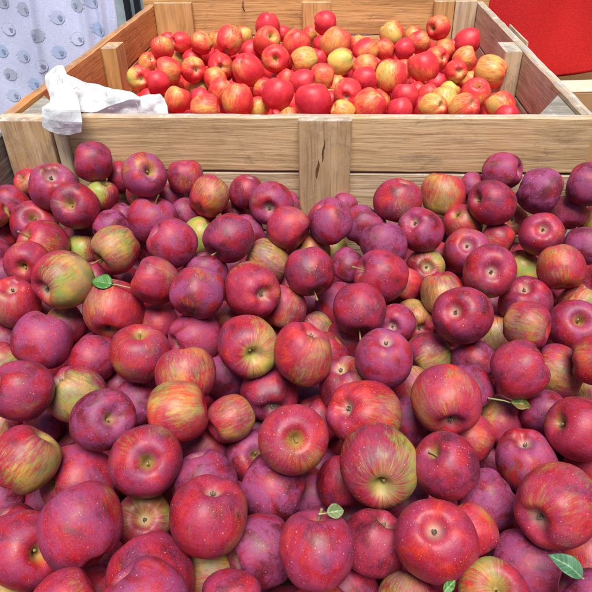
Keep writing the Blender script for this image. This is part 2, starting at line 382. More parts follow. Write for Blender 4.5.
FRONT = [
(-0.3626,-0.0886,-0.0612,0.0369,-0.86,-0.42,0.29,'n','c','deep crimson apple resting highest against the divider at left, below the plastic bag'),
(-0.4378,-0.1167,-0.1019,0.0450,-0.23,0.48,-0.85,'c','p','pinkish red apple, blossom end visible, third from left in row 2 below the divider'),
(-0.3761,-0.1733,-0.1126,0.0406,0.10,-0.83,0.54,'s','c','deep crimson apple with stem visible, fourth from left in row 2 below the divider'),
(-0.5450,-0.0984,-0.1485,0.0362,-0.75,0.07,0.65,'n','p','pinkish red apple, second from left in row 2 below the divider'),
(-0.5154,-0.0538,-0.1211,0.0272,-0.29,-0.62,0.73,'s','o','half-hidden orange-blushed red apple with stem visible, leftmost in the row against the divider'),
(-0.3519,-0.1087,-0.1209,0.0313,0.43,0.03,0.90,'s','g','yellow-green striped apple with stem visible, fifth from left in row 2 below the divider'),
(-0.2606,-0.1142,-0.0776,0.0404,0.53,-0.66,0.53,'s','p','pinkish red apple with stem visible, fourth from left in the row against the divider'),
(-0.3315,-0.0545,-0.1097,0.0304,-0.78,-0.23,-0.58,'n','c','half-hidden deep crimson apple, third from left in the row against the divider'),
(-0.4830,-0.1430,-0.1682,0.0438,0.36,-0.55,0.75,'s','p','pinkish red apple with stem visible, second from left in row 3 below the divider'),
(-0.4289,-0.2252,-0.1637,0.0430,-0.54,-0.37,0.75,'s','o','orange-blushed red apple with stem visible, third from left in row 4 below the divider'),
(-0.4226,-0.3001,-0.1512,0.0369,0.21,-0.93,0.29,'s','r','bright red apple with stem visible, second from left in row 4 below the divider'),
(-0.3129,-0.4063,-0.1123,0.0432,0.42,0.91,-0.06,'c','g','yellow-green striped apple, blossom end visible, fourth from left in row 5 below the divider'),
(-0.2673,-0.2975,-0.1239,0.0396,-0.57,-0.80,-0.16,'s','o','orange-blushed red apple with stem visible, fifth from left in row 4 below the divider'),
(-0.3206,-0.1750,-0.1543,0.0335,0.67,0.71,0.21,'n','u','purple apple, fourth from left in row 3 below the divider'),
(-0.2518,-0.1446,-0.1528,0.0459,0.28,0.17,0.94,'s','p','pinkish red apple with stem visible, sixth from left in row 3 below the divider'),
(-0.2869,-0.0802,-0.1352,0.0285,-0.30,0.14,0.94,'n','g','half-hidden yellow-green striped apple, sixth from left in row 2 below the divider'),
(-0.3157,-0.1168,-0.1629,0.0285,-0.43,-0.32,-0.84,'n','u','half-hidden purple apple, fifth from left in row 3 below the divider'),
(-0.4066,-0.1316,-0.1988,0.0313,0.93,0.35,0.14,'n','c','half-hidden deep crimson apple, third from left in row 3 below the divider'),
(-0.3789,-0.1845,-0.1964,0.0312,0.03,0.49,0.87,'n','g','half-hidden yellow-green striped apple, fourth from left in row 4 below the divider'),
(-0.3249,-0.2780,-0.1975,0.0314,-0.96,-0.02,0.29,'n','c','half-hidden deep crimson apple, fifth from left in row 5 below the divider'),
(-0.5462,-0.1567,-0.1371,0.0264,-0.91,-0.27,-0.30,'c','g','yellow-green striped apple, blossom end visible, leftmost in row 2 below the divider'),
(-0.5577,-0.1394,-0.1991,0.0307,-0.91,-0.30,0.29,'n','r','half-hidden bright red apple, leftmost in row 3 below the divider'),
(-0.5456,-0.1965,-0.1968,0.0305,-0.68,-0.27,0.68,'n','u','half-hidden purple apple, leftmost in row 4 below the divider'),
(-0.4958,-0.2707,-0.1979,0.0306,0.97,0.16,-0.20,'n','u','half-hidden purple apple, leftmost in row 5 below the divider'),
(-0.3930,-0.4150,-0.1496,0.0377,-0.21,0.17,-0.96,'c','r','bright red apple, blossom end visible, second from left in row 5 below the divider'),
(-0.1740,-0.3985,-0.1170,0.0353,-0.86,-0.00,0.50,'n','r','bright red apple, ninth from left in row 5 below the divider'),
(-0.2897,-0.2384,-0.2321,0.0297,-0.26,0.65,0.72,'n','c','half-hidden deep crimson apple, seventh from left in row 5 below the divider'),
(-0.1995,-0.0615,-0.1024,0.0341,0.06,-0.20,-0.98,'n','r','bright red apple, third from right in the row against the divider'),
(-0.1488,-0.1002,-0.1259,0.0370,0.49,0.77,0.41,'c','o','orange-blushed red apple, blossom end visible, ninth from left in row 2 below the divider'),
(-0.2387,-0.0564,-0.1484,0.0295,-0.20,0.19,0.96,'n','p','half-hidden pinkish red apple, seventh from left in row 2 below the divider'),
(-0.2010,-0.0948,-0.1646,0.0298,-0.53,0.52,0.67,'n','u','half-hidden purple apple, eighth from left in row 2 below the divider'),
(-0.1783,-0.0554,-0.1958,0.0282,0.35,-0.16,-0.92,'n','r','half-hidden bright red apple, ninth from left in row 3 below the divider'),
(-0.0832,-0.0607,-0.1324,0.0337,-0.26,-0.24,-0.94,'n','c','half-hidden deep crimson apple, eleventh from left in row 2 below the divider'),
(-0.0286,-0.1066,-0.1361,0.0411,0.06,0.97,-0.25,'c','p','pinkish red apple, blossom end visible, ninth from right in row 2 below the divider'),
(-0.1113,-0.0548,-0.1832,0.0275,0.20,-0.60,-0.77,'n','c','half-hidden deep crimson apple, tenth from left in row 2 below the divider'),
(-0.0773,-0.1228,-0.1875,0.0352,0.94,0.27,0.19,'n','u','half-hidden purple apple, eleventh from left in row 3 below the divider'),
(-0.0826,-0.2709,-0.1151,0.0394,-0.51,-0.76,-0.40,'s','c','deep crimson apple with stem visible, tenth from left in row 3 below the divider'),
(-0.1651,-0.1370,-0.1898,0.0340,0.73,0.23,0.64,'n','g','half-hidden yellow-green striped apple, eighth from left in row 3 below the divider'),
(-0.1767,-0.2818,-0.1197,0.0399,0.70,0.09,-0.71,'n','p','pinkish red apple, seventh from left in row 3 below the divider'),
(-0.1251,-0.2902,-0.1716,0.0376,-0.12,0.32,0.94,'n','u','purple apple, seventh from left in row 4 below the divider'),
(-0.1010,-0.4407,-0.1065,0.0380,0.15,0.85,0.50,'c','p','pinkish red apple, blossom end visible, tenth from left in row 5 below the divider'),
(-0.0279,-0.4158,-0.1176,0.0399,-0.58,0.76,-0.30,'c','o','orange-blushed red apple, blossom end visible, eleventh from left in row 5 below the divider'),
(-0.0249,-0.2543,-0.1713,0.0395,-0.86,0.02,0.51,'n','m','dull green-and-pink apple, ninth from left in row 4 below the divider'),
(0.0113,-0.2342,-0.1136,0.0350,0.80,-0.45,-0.40,'n','r','bright red apple, twelfth from left in row 3 below the divider'),
(0.0546,-0.3722,-0.1131,0.0374,0.22,-0.80,-0.56,'s','c','deep crimson apple with stem visible, eleventh from left in row 4 below the divider'),
(0.0458,-0.2137,-0.1727,0.0370,-0.64,-0.43,0.64,'s','o','orange-blushed red apple with stem visible, tenth from left in row 4 below the divider'),
(-0.0032,-0.0539,-0.1642,0.0268,-0.91,-0.17,-0.37,'n','p','half-hidden pinkish red apple, eighth from right in row 2 below the divider'),
(-0.1023,-0.1749,-0.2319,0.0301,-0.61,-0.65,-0.46,'n','u','half-hidden purple apple, eighth from left in row 4 below the divider'),
(0.0820,-0.2150,-0.1115,0.0378,-0.54,0.13,0.83,'n','p','pinkish red apple, tenth from right in row 3 below the divider'),
(0.1089,-0.0541,-0.1671,0.0269,-0.98,0.09,0.19,'n','p','half-hidden pinkish red apple, seventh from right in row 2 below the divider'),
(0.1437,-0.1365,-0.1635,0.0386,0.46,0.30,0.83,'n','u','purple apple, ninth from right in row 3 below the divider'),
(0.2035,-0.1228,-0.1165,0.0422,-0.27,-0.22,-0.94,'n','r','smooth bright red apple against the divider just right of the centre post'),
(0.1707,-0.2706,-0.1224,0.0372,0.27,-0.57,-0.78,'n','u','purple apple, eighth from right in row 3 below the divider'),
(0.2330,-0.2355,-0.1141,0.0369,0.48,0.48,-0.73,'c','p','pinkish red apple, blossom end visible, seventh from right in row 3 below the divider'),
(0.2892,-0.0825,-0.1244,0.0403,0.06,0.34,0.94,'n','o','orange-blushed red apple, fifth from right in row 2 below the divider'),
(0.1127,-0.2695,-0.1648,0.0293,0.54,0.37,0.75,'n','u','purple apple, ninth from right in row 4 below the divider'),
(0.1615,-0.3622,-0.1245,0.0391,-0.91,-0.09,0.41,'s','p','pinkish red apple with stem visible, seventh from right in row 5 below the divider'),
(0.2008,-0.3229,-0.1649,0.0291,0.35,0.64,0.68,'n','o','orange-blushed red apple, sixth from right in row 5 below the divider'),
(0.2437,-0.2552,-0.1770,0.0335,0.03,0.81,-0.59,'c','g','yellow-green striped apple, blossom end visible, eighth from right in row 4 below the divider'),
(0.2571,-0.3579,-0.1560,0.0334,0.22,-0.46,-0.86,'n','o','orange-blushed red apple, fifth from right in row 5 below the divider'),
(0.0872,-0.1144,-0.2319,0.0302,0.05,-0.47,-0.88,'n','g','half-hidden yellow-green striped apple, tenth from right in row 4 below the divider'),
(0.0148,-0.3907,-0.1681,0.0344,0.24,0.65,0.72,'n','r','bright red apple, twelfth from left in row 5 below the divider'),
(0.0553,-0.2879,-0.2318,0.0302,0.79,0.46,0.42,'n','c','half-hidden deep crimson apple, tenth from right in row 5 below the divider'),
(0.0957,-0.3379,-0.1971,0.0356,0.29,-0.71,-0.65,'n','p','half-hidden pinkish red apple, ninth from right in row 5 below the divider'),
(0.1267,-0.4457,-0.1256,0.0378,0.01,-0.85,-0.53,'s','c','dark red apple with a long stem hanging down over its neighbour, image centre'),
(0.0599,-0.3900,-0.2133,0.0328,-0.48,0.50,0.71,'n','m','half-hidden dull green-and-pink apple, ninth from left in row 6 below the divider'),
(0.1102,-0.4243,-0.2014,0.0324,0.90,-0.42,-0.12,'n','c','half-hidden deep crimson apple, seventh from right in row 6 below the divider'),
(0.1811,-0.4275,-0.1649,0.0291,0.26,0.86,-0.44,'c','p','pinkish red apple, blossom end visible, sixth from right in row 6 below the divider'),
(0.3973,-0.0627,-0.0864,0.0357,-0.81,0.51,-0.30,'c','p','pinkish red apple, blossom end visible, second from right in the row against the divider'),
(0.4589,-0.0973,-0.1081,0.0418,0.92,-0.35,-0.15,'n','u','purple apple, second from right in row 2 below the divider'),
(0.3636,-0.1539,-0.1034,0.0390,-0.89,-0.31,0.34,'s','c','deep crimson apple with stem visible, third from right in row 2 below the divider'),
(0.3468,-0.0538,-0.1210,0.0273,-0.81,0.35,0.47,'n','u','half-hidden purple apple, fourth from right in row 2 below the divider'),
(0.5485,-0.0827,-0.1013,0.0387,-0.87,0.49,-0.02,'n','u','purple apple, rightmost in the row against the divider'),
(0.5311,-0.0680,-0.1659,0.0335,-0.06,0.78,0.62,'c','p','pinkish red apple, blossom end visible, rightmost in row 2 below the divider'),
(0.3231,-0.1355,-0.1577,0.0349,-0.58,-0.21,0.79,'s','o','orange-blushed red apple with stem visible, fifth from right in row 3 below the divider'),
(0.4318,-0.0586,-0.1886,0.0307,0.20,0.83,-0.52,'c','o','half-hidden orange-blushed red apple, blossom end visible, third from right in row 3 below the divider'),
(0.4356,-0.2203,-0.1269,0.0362,0.23,0.71,-0.67,'c','r','bright red apple, blossom end visible, second from right in row 3 below the divider'),
(0.5898,-0.0578,-0.1910,0.0302,0.23,0.20,0.95,'n','g','half-hidden yellow-green striped apple, rightmost in row 3 below the divider'),
(0.5203,-0.2028,-0.1610,0.0360,0.09,0.59,0.81,'n','u','purple apple, rightmost in row 4 below the divider'),
(0.3784,-0.1739,-0.1674,0.0312,0.87,-0.46,-0.18,'n','o','orange-blushed red apple, fourth from right in row 3 below the divider'),
(0.3152,-0.2275,-0.1590,0.0385,0.17,0.65,-0.74,'c','p','pinkish red apple, blossom end visible, sixth from right in row 4 below the divider'),
(0.3204,-0.3610,-0.1136,0.0385,0.13,0.84,-0.52,'c','r','bright red apple, blossom end visible, fifth from right in row 4 below the divider'),
(0.4159,-0.2177,-0.1976,0.0312,0.52,-0.25,-0.82,'c','g','half-hidden yellow-green striped apple, blossom end visible, fourth from right in row 4 below the divider'),
(0.4571,-0.1240,-0.2322,0.0292,0.41,0.31,0.86,'n','r','half-hidden bright red apple, third from right in row 4 below the divider'),
(0.4271,-0.3503,-0.1103,0.0349,0.06,-0.74,-0.67,'n','o','orange-blushed red apple, second from right in row 4 below the divider'),
(0.3075,-0.0573,-0.2249,0.0294,0.93,-0.38,-0.00,'n','u','half-hidden purple apple, sixth from right in row 3 below the divider'),
(0.3823,-0.3677,-0.1631,0.0397,0.32,0.19,-0.93,'c','c','deep crimson apple, blossom end visible, third from right in row 5 below the divider'),
(0.4628,-0.3640,-0.1674,0.0318,-0.42,-0.32,-0.85,'n','g','yellow-green striped apple, rightmost in row 5 below the divider'),
(0.2667,-0.4589,-0.1238,0.0398,0.47,0.59,-0.66,'c','c','deep crimson apple, blossom end visible, fourth from right in row 6 below the divider'),
(0.3523,-0.4696,-0.1294,0.0327,0.86,-0.50,0.12,'n','o','red apple crossed by a yellow-green streak, right side mid-height'),
(0.4354,-0.4294,-0.1593,0.0381,-0.19,-0.60,0.78,'s','p','pinkish red apple with stem visible, rightmost in row 6 below the divider'),
(0.4177,-0.5478,-0.1217,0.0327,0.93,-0.24,0.29,'n','r','bright red apple, rightmost in row 7 below the divider'),
(0.3152,-0.5783,-0.1137,0.0348,-0.90,-0.10,-0.43,'n','r','bright red apple, third from right in row 7 below the divider'),
(0.3897,-0.5155,-0.1692,0.0343,0.90,-0.38,-0.20,'n','m','dull green-and-pink apple, second from right in row 7 below the divider'),
(0.2906,-0.4698,-0.1955,0.0320,0.60,-0.70,-0.39,'n','u','half-hidden purple apple, fifth from right in row 7 below the divider'),
(0.2603,-0.5705,-0.1507,0.0305,-0.37,0.61,0.70,'n','u','purple apple, sixth from right in row 7 below the divider'),
(0.2247,-0.6223,-0.1239,0.0397,-0.04,1.00,0.06,'c','r','bright red apple, blossom end visible, sixth from right in row 8 below the divider'),
(0.2323,-0.4523,-0.1990,0.0319,0.89,0.36,0.30,'n','m','half-hidden dull green-and-pink apple, seventh from right in row 7 below the divider'),
(0.1980,-0.5301,-0.1975,0.0318,-0.31,0.72,0.62,'n','m','half-hidden dull green-and-pink apple, eighth from right in row 7 below the divider'),
(0.2183,-0.3704,-0.2034,0.0322,-0.21,0.95,-0.21,'c','o','half-hidden orange-blushed red apple, blossom end visible, fifth from right in row 6 below the divider'),
(0.1545,-0.5678,-0.1101,0.0353,-0.03,-0.02,-1.00,'c','p','pinkish red apple, blossom end visible, ninth from right in row 7 below the divider'),
(0.3367,-0.3840,-0.2138,0.0323,0.04,0.49,0.87,'n','m','half-hidden dull green-and-pink apple, third from right in row 6 below the divider'),
(0.3543,-0.2908,-0.2321,0.0295,0.34,-0.67,-0.66,'n','u','half-hidden purple apple, fourth from right in row 5 below the divider'),
(-0.2944,-0.5322,-0.1245,0.0390,-0.34,-0.67,-0.67,'n','p','pinkish red apple, second from left in row 6 below the divider'),
(-0.3286,-0.4053,-0.1976,0.0312,0.73,0.63,0.27,'n','m','half-hidden dull green-and-pink apple, third from left in row 6 below the divider'),
(-0.2443,-0.4124,-0.1624,0.0447,-0.01,0.95,0.31,'c','o','orange-blushed red apple, blossom end visible, sixth from left in row 5 below the divider'),
(-0.4170,-0.4389,-0.2134,0.0314,-0.33,-0.84,-0.44,'n','u','half-hidden purple apple, leftmost in row 6 below the divider'),
(-0.3902,-0.4994,-0.1980,0.0306,-0.67,-0.62,-0.40,'n','g','half-hidden yellow-green striped apple, leftmost in row 7 below the divider'),
(-0.2828,-0.6269,-0.1241,0.0367,0.63,0.35,-0.69,'c','r','bright red apple, blossom end visible, second from left in row 7 below the divider'),
(-0.2341,-0.5248,-0.1621,0.0334,0.92,-0.01,-0.39,'n','c','deep crimson apple, fourth from left in row 7 below the divider'),
(-0.1558,-0.5535,-0.1258,0.0387,0.09,0.08,0.99,'s','r','bright red apple with stem visible, sixth from left in row 7 below the divider'),
(-0.2379,-0.5908,-0.1626,0.0360,0.51,0.01,-0.86,'c','m','dull green-and-pink apple, blossom end visible, fourth from left in row 8 below the divider'),
(-0.1624,-0.6826,-0.1108,0.0337,0.59,-0.49,0.64,'s','u','purple apple with stem visible, fifth from left in row 8 below the divider'),
(-0.2319,-0.7309,-0.1218,0.0350,0.59,0.63,0.51,'n','g','yellow-green striped apple cut by the left edge of the photo, lower left'),
(-0.2084,-0.5270,-0.2153,0.0287,-0.60,0.29,0.74,'n','c','half-hidden deep crimson apple, fifth from left in row 7 below the divider'),
(-0.1691,-0.5690,-0.1975,0.0315,0.97,0.09,-0.23,'n','u','half-hidden purple apple, sixth from left in row 8 below the divider'),
(-0.0841,-0.6558,-0.1225,0.0360,-0.96,-0.27,-0.06,'n','o','orange-blushed red apple, seventh from left in row 8 below the divider'),
(-0.3063,-0.5710,-0.2385,0.0291,0.97,0.11,-0.23,'n','u','half-hidden purple apple, second from left in row 8 below the divider'),
(-0.3559,-0.5901,-0.2264,0.0282,-0.28,-0.81,-0.51,'n','g','half-hidden yellow-green striped apple, leftmost in row 8 below the divider'),
(-0.1816,-0.4000,-0.1979,0.0318,-0.54,0.61,0.58,'n','r','half-hidden bright red apple, fifth from left in row 6 below the divider'),
(-0.1111,-0.4551,-0.1762,0.0378,0.77,0.64,-0.10,'c','p','pinkish red apple, blossom end visible, sixth from left in row 6 below the divider'),
(-0.0910,-0.5864,-0.1295,0.0375,0.22,-0.68,-0.70,'n','o','orange-blushed red apple, eighth from left in row 7 below the divider'),
(-0.0172,-0.5435,-0.1140,0.0383,0.29,-0.90,0.33,'s','g','yellow-green striped apple with stem visible, eighth from left in row 6 below the divider'),
(-0.0736,-0.3909,-0.1972,0.0321,0.57,0.63,0.53,'n','r','half-hidden bright red apple, seventh from left in row 6 below the divider'),
(-0.0582,-0.5177,-0.1973,0.0320,0.95,0.23,-0.21,'n','u','half-hidden purple apple, ninth from left in row 7 below the divider'),
(0.0097,-0.5635,-0.1774,0.0371,-0.22,0.97,-0.05,'c','c','deep crimson apple, blossom end visible, tenth from left in row 8 below the divider'),
(-0.0288,-0.6385,-0.1496,0.0281,0.71,0.70,-0.01,'c','o','orange-blushed red apple, blossom end visible, eighth from left in row 8 below the divider'),
(0.0542,-0.5596,-0.1115,0.0374,-0.39,-0.22,-0.90,'c','o','orange-blushed red apple, blossom end visible, tenth from left in row 7 below the divider'),
(-0.1578,-0.5068,-0.2249,0.0294,-0.30,-0.87,-0.39,'n','r','half-hidden bright red apple, seventh from left in row 7 below the divider'),
(0.0503,-0.7004,-0.1100,0.0366,0.19,-0.65,0.74,'s','r','bright red apple with stem visible, eleventh from left in row 8 below the divider'),
(-0.0121,-0.5672,-0.2375,0.0301,0.91,-0.02,-0.41,'n','u','half-hidden purple apple, ninth from left in row 8 below the divider'),
(0.0818,-0.4752,-0.1847,0.0314,0.66,0.26,0.70,'n','r','half-hidden bright red apple, eleventh from left in row 7 below the divider'),
(0.1089,-0.5634,-0.1602,0.0363,0.28,-0.05,-0.96,'c','p','pinkish red apple, blossom end visible, tenth from right in row 7 below the divider'),
(0.1276,-0.6402,-0.1319,0.0393,0.62,0.37,-0.69,'c','r','red apple covered in fine pale dots, pale blossom end at its left, centre'),
(0.0621,-0.5242,-0.2322,0.0300,-0.90,0.20,0.38,'n','u','half-hidden purple apple, twelfth from left in row 8 below the divider'),
(0.0712,-0.5799,-0.2120,0.0327,0.52,-0.38,-0.76,'n','r','half-hidden bright red apple, tenth from right in row 8 below the divider'),
(0.1927,-0.5904,-0.1973,0.0316,0.55,0.60,0.58,'n','u','half-hidden purple apple, seventh from right in row 8 below the divider'),
(0.1421,-0.7153,-0.1291,0.0411,0.02,-0.96,0.26,'s','g','large yellow-green apple streaked pink, stem dimple low, right of bottom centre'),
(0.3048,-0.5792,-0.2007,0.0312,0.54,0.68,0.49,'n','m','half-hidden dull green-and-pink apple, fourth from right in row 8 below the divider'),
(0.3499,-0.5919,-0.1694,0.0283,0.96,-0.28,-0.06,'n','u','purple apple, third from right in row 8 below the divider'),
(0.3665,-0.6562,-0.1275,0.0354,-0.89,-0.11,0.43,'s','r','bright red apple with stem visible, second from right in row 8 below the divider'),
(0.2605,-0.6171,-0.1907,0.0309,0.90,-0.27,-0.34,'n','o','half-hidden orange-blushed red apple, fifth from right in row 8 below the divider'),
(0.4536,-0.4870,-0.2325,0.0286,0.03,0.81,0.58,'n','g','half-hidden yellow-green striped apple, rightmost in row 8 below the divider'),
(0.3095,-0.6726,-0.1629,0.0331,0.18,-0.06,-0.98,'c','p','pinkish red apple, blossom end visible, second from right in row 9 below the divider'),
(0.2102,-0.7237,-0.1154,0.0326,-0.62,-0.06,0.79,'s','c','deep crimson apple with stem visible, fourth from right in row 9 below the divider'),
(0.2594,-0.7228,-0.1713,0.0316,-0.78,-0.20,-0.60,'n','u','purple apple, third from right in row 10 below the divider'),
(0.3049,-0.7691,-0.1112,0.0376,0.75,0.64,-0.17,'c','o','largest purple-red apple, greenish cavity on its left, at the lower right'),
(0.1879,-0.8111,-0.1120,0.0361,0.19,0.30,-0.93,'c','r','bright red apple, blossom end visible, seventh from right along the bottom edge'),
(0.2295,-0.7684,-0.1578,0.0275,0.40,-0.74,-0.54,'n','r','bright red apple, fourth from right in row 10 below the divider'),
(0.2849,-0.7933,-0.1753,0.0345,-0.88,0.44,-0.17,'n','u','purple apple, third from right along the bottom edge'),
(0.2340,-0.8501,-0.1310,0.0297,-0.02,-0.24,0.97,'s','g','yellow-green striped apple with stem visible, fourth from right along the bottom edge'),
(0.3178,-0.8539,-0.1319,0.0277,0.71,-0.66,-0.24,'n','u','purple apple, rightmost along the bottom edge'),
(0.1664,-0.8373,-0.1786,0.0289,0.27,0.81,0.52,'n','m','dull green-and-pink apple, eighth from right along the bottom edge'),
(0.3965,-0.6554,-0.1981,0.0301,-0.33,0.89,0.32,'n','r','half-hidden bright red apple, rightmost in row 9 below the divider'),
(0.3575,-0.7648,-0.1983,0.0297,0.21,0.90,0.37,'n','r','half-hidden bright red apple, second from right along the bottom edge'),
(0.2933,-0.5968,-0.2554,0.0302,-0.93,0.27,0.25,'n','u','half-hidden purple apple, third from right in row 9 below the divider'),
(0.3076,-0.7119,-0.2325,0.0285,-0.65,-0.54,-0.54,'n','c','half-hidden deep crimson apple, second from right in row 10 below the divider'),
(0.1815,-0.6851,-0.2322,0.0292,-0.99,-0.14,-0.07,'n','u','half-hidden purple apple, sixth from right in row 10 below the divider'),
(0.1365,-0.7896,-0.1543,0.0318,-0.34,-0.33,-0.88,'c','c','deep crimson apple, blossom end visible, tenth from right along the bottom edge'),
(-0.0460,-0.7192,-0.1640,0.0363,0.31,-0.57,-0.76,'n','u','purple apple, seventh from left in row 9 below the divider'),
(-0.0236,-0.7912,-0.1209,0.0370,-0.18,-0.32,-0.93,'c','r','red apple densely freckled with tan russet dots, lower left of centre'),
(-0.0624,-0.6350,-0.2079,0.0322,-0.19,0.88,0.43,'n','c','half-hidden deep crimson apple, eighth from left in row 9 below the divider'),
(0.0298,-0.7142,-0.1751,0.0367,-0.93,0.30,0.22,'n','u','purple apple, eighth from left in row 10 below the divider'),
(-0.0040,-0.6502,-0.2012,0.0319,0.25,-0.56,0.79,'s','u','half-hidden purple apple with stem visible, ninth from left in row 9 below the divider'),
(0.0259,-0.7960,-0.1672,0.0342,0.80,0.57,-0.18,'c','u','purple apple, blossom end visible, tenth from left along the bottom edge'),
(0.0803,-0.8262,-0.1126,0.0335,0.02,0.59,0.81,'s','r','smooth red apple with a pale leaf on top, bottom centre'),
(0.0109,-0.8676,-0.1319,0.0277,-0.95,-0.32,-0.00,'n','c','deep crimson apple, ninth from left along the bottom edge'),
(-0.0295,-0.7975,-0.2016,0.0309,1.00,0.05,0.03,'n','g','half-hidden yellow-green striped apple, eighth from left along the bottom edge'),
(0.0857,-0.8494,-0.1778,0.0296,0.66,0.53,0.53,'n','o','orange-blushed red apple, twelfth from left along the bottom edge'),
(0.1099,-0.8064,-0.2081,0.0312,-0.87,-0.50,-0.01,'n','c','half-hidden deep crimson apple, eleventh from right along the bottom edge'),
(0.1077,-0.6909,-0.1875,0.0311,0.26,-0.80,-0.54,'n','c','half-hidden deep crimson apple, sixth from right in row 9 below the divider'),
(0.0675,-0.6828,-0.2274,0.0291,0.87,0.19,0.45,'n','u','half-hidden purple apple, ninth from left in row 10 below the divider'),
(0.0740,-0.6298,-0.2457,0.0304,0.14,0.78,0.61,'n','u','half-hidden purple apple, seventh from right in row 9 below the divider'),
(-0.1020,-0.7268,-0.1226,0.0373,0.32,-0.62,0.72,'s','r','bright red apple with stem visible, fifth from left in row 9 below the divider'),
(-0.1932,-0.7106,-0.1790,0.0406,-0.64,-0.55,0.54,'s','p','pinkish red apple with stem visible, second from left in row 9 below the divider'),
(-0.1432,-0.8093,-0.1206,0.0384,-0.56,0.67,0.50,'n','p','big pinkish red apple lying on two others at lower left'),
(-0.1116,-0.7469,-0.1978,0.0309,-0.30,0.51,-0.81,'c','g','half-hidden yellow-green striped apple, blossom end visible, fifth from left in row 10 below the divider'),
(-0.0772,-0.8307,-0.1647,0.0413,0.55,-0.75,-0.36,'n','c','deep crimson apple, seventh from left along the bottom edge'),
(-0.0615,-0.8811,-0.1137,0.0359,0.67,-0.39,-0.63,'n','p','pinkish red apple, sixth from left along the bottom edge'),
(-0.1360,-0.8774,-0.1315,0.0287,0.74,0.64,0.21,'n','o','orange-blushed red apple, third from left along the bottom edge'),
(-0.2057,-0.8148,-0.1554,0.0362,0.78,-0.35,0.52,'s','r','bright red apple with stem visible, second from left along the bottom edge'),
(-0.2519,-0.7680,-0.1983,0.0299,0.33,-0.43,-0.84,'n','c','half-hidden deep crimson apple, second from left in row 10 below the divider'),
(-0.2983,-0.7128,-0.2239,0.0278,-0.70,-0.66,-0.27,'n','u','half-hidden purple apple, leftmost in row 10 below the divider'),
(-0.2505,-0.6978,-0.2412,0.0288,-0.60,0.53,0.60,'n','u','half-hidden purple apple, third from left in row 10 below the divider'),
(-0.2374,-0.8302,-0.2074,0.0298,-0.22,-0.88,-0.42,'n','g','half-hidden yellow-green striped apple, leftmost along the bottom edge'),
(-0.1370,-0.8370,-0.2090,0.0370,0.30,0.50,0.20,'n','c','half-hidden deep crimson apple, fifth from left along the bottom edge'),
(0.1080,-0.6240,-0.2980,0.0360,0.30,0.50,0.20,'n','c','half-hidden deep crimson apple, seventh from right in row 10 below the divider'),
(0.2330,-0.7330,-0.3580,0.0340,0.30,0.50,0.20,'n','c','half-hidden deep crimson apple, sixth from right along the bottom edge'),
(0.1750,-0.7040,-0.3490,0.0350,0.30,0.50,0.20,'n','c','half-hidden deep crimson apple, ninth from right along the bottom edge'),
(0.1060,-0.5590,-0.2650,0.0370,0.30,0.50,0.20,'n','c','half-hidden deep crimson apple, ninth from right in row 8 below the divider'),
(-0.3520,-0.4350,-0.2510,0.0380,0.30,0.50,0.20,'n','c','half-hidden deep crimson apple, third from left in row 7 below the divider'),
(0.3790,-0.4120,-0.3010,0.0370,0.30,0.50,0.20,'n','c','half-hidden deep crimson apple, fourth from right in row 7 below the divider'),
(0.2740,-0.1850,-0.2050,0.0340,0.30,0.50,0.20,'n','c','half-hidden deep crimson apple, seventh from right in row 4 below the divider'),
(-0.1180,-0.6590,-0.2510,0.0380,0.30,0.50,0.20,'n','c','half-hidden deep crimson apple, sixth from left in row 9 below the divider'),
(-0.2690,-0.1200,-0.2240,0.0350,0.30,0.50,0.20,'n','c','half-hidden deep crimson apple, sixth from left in row 4 below the divider'),
(-0.3600,-0.4650,-0.3630,0.0340,0.30,0.50,0.20,'n','c','half-hidden deep crimson apple, third from left in row 8 below the divider'),
(-0.2140,-0.3150,-0.2050,0.0370,0.30,0.50,0.20,'n','c','half-hidden deep crimson apple, eighth from left in row 5 below the divider'),
(0.2450,-0.6240,-0.3320,0.0340,0.30,0.50,0.20,'n','c','half-hidden deep crimson apple, fifth from right in row 10 below the divider'),
(-0.0190,-0.6940,-0.2440,0.0350,0.30,0.50,0.20,'n','c','half-hidden deep crimson apple, seventh from left in row 10 below the divider'),
(-0.2180,-0.7120,-0.3620,0.0340,0.30,0.50,0.20,'n','c','half-hidden deep crimson apple, fourth from left along the bottom edge'),
(0.2990,-0.6680,-0.3540,0.0360,0.30,0.50,0.20,'n','c','half-hidden deep crimson apple, fifth from right along the bottom edge'),
(-0.2200,-0.6190,-0.2860,0.0350,0.30,0.50,0.20,'n','c','half-hidden deep crimson apple, third from left in row 9 below the divider'),
(-0.3390,-0.3100,-0.2600,0.0370,0.30,0.50,0.20,'n','c','half-hidden deep crimson apple, fourth from left in row 6 below the divider'),
(-0.3750,-0.3560,-0.2050,0.0350,0.30,0.50,0.20,'n','c','half-hidden deep crimson apple, third from left in row 5 below the divider'),
(-0.1940,-0.5760,-0.3540,0.0360,0.30,0.50,0.20,'n','c','half-hidden deep crimson apple, fourth from left in row 9 below the divider'),
(0.4740,-0.2200,-0.2260,0.0370,0.30,0.50,0.20,'n','c','half-hidden deep crimson apple, second from right in row 5 below the divider'),
]
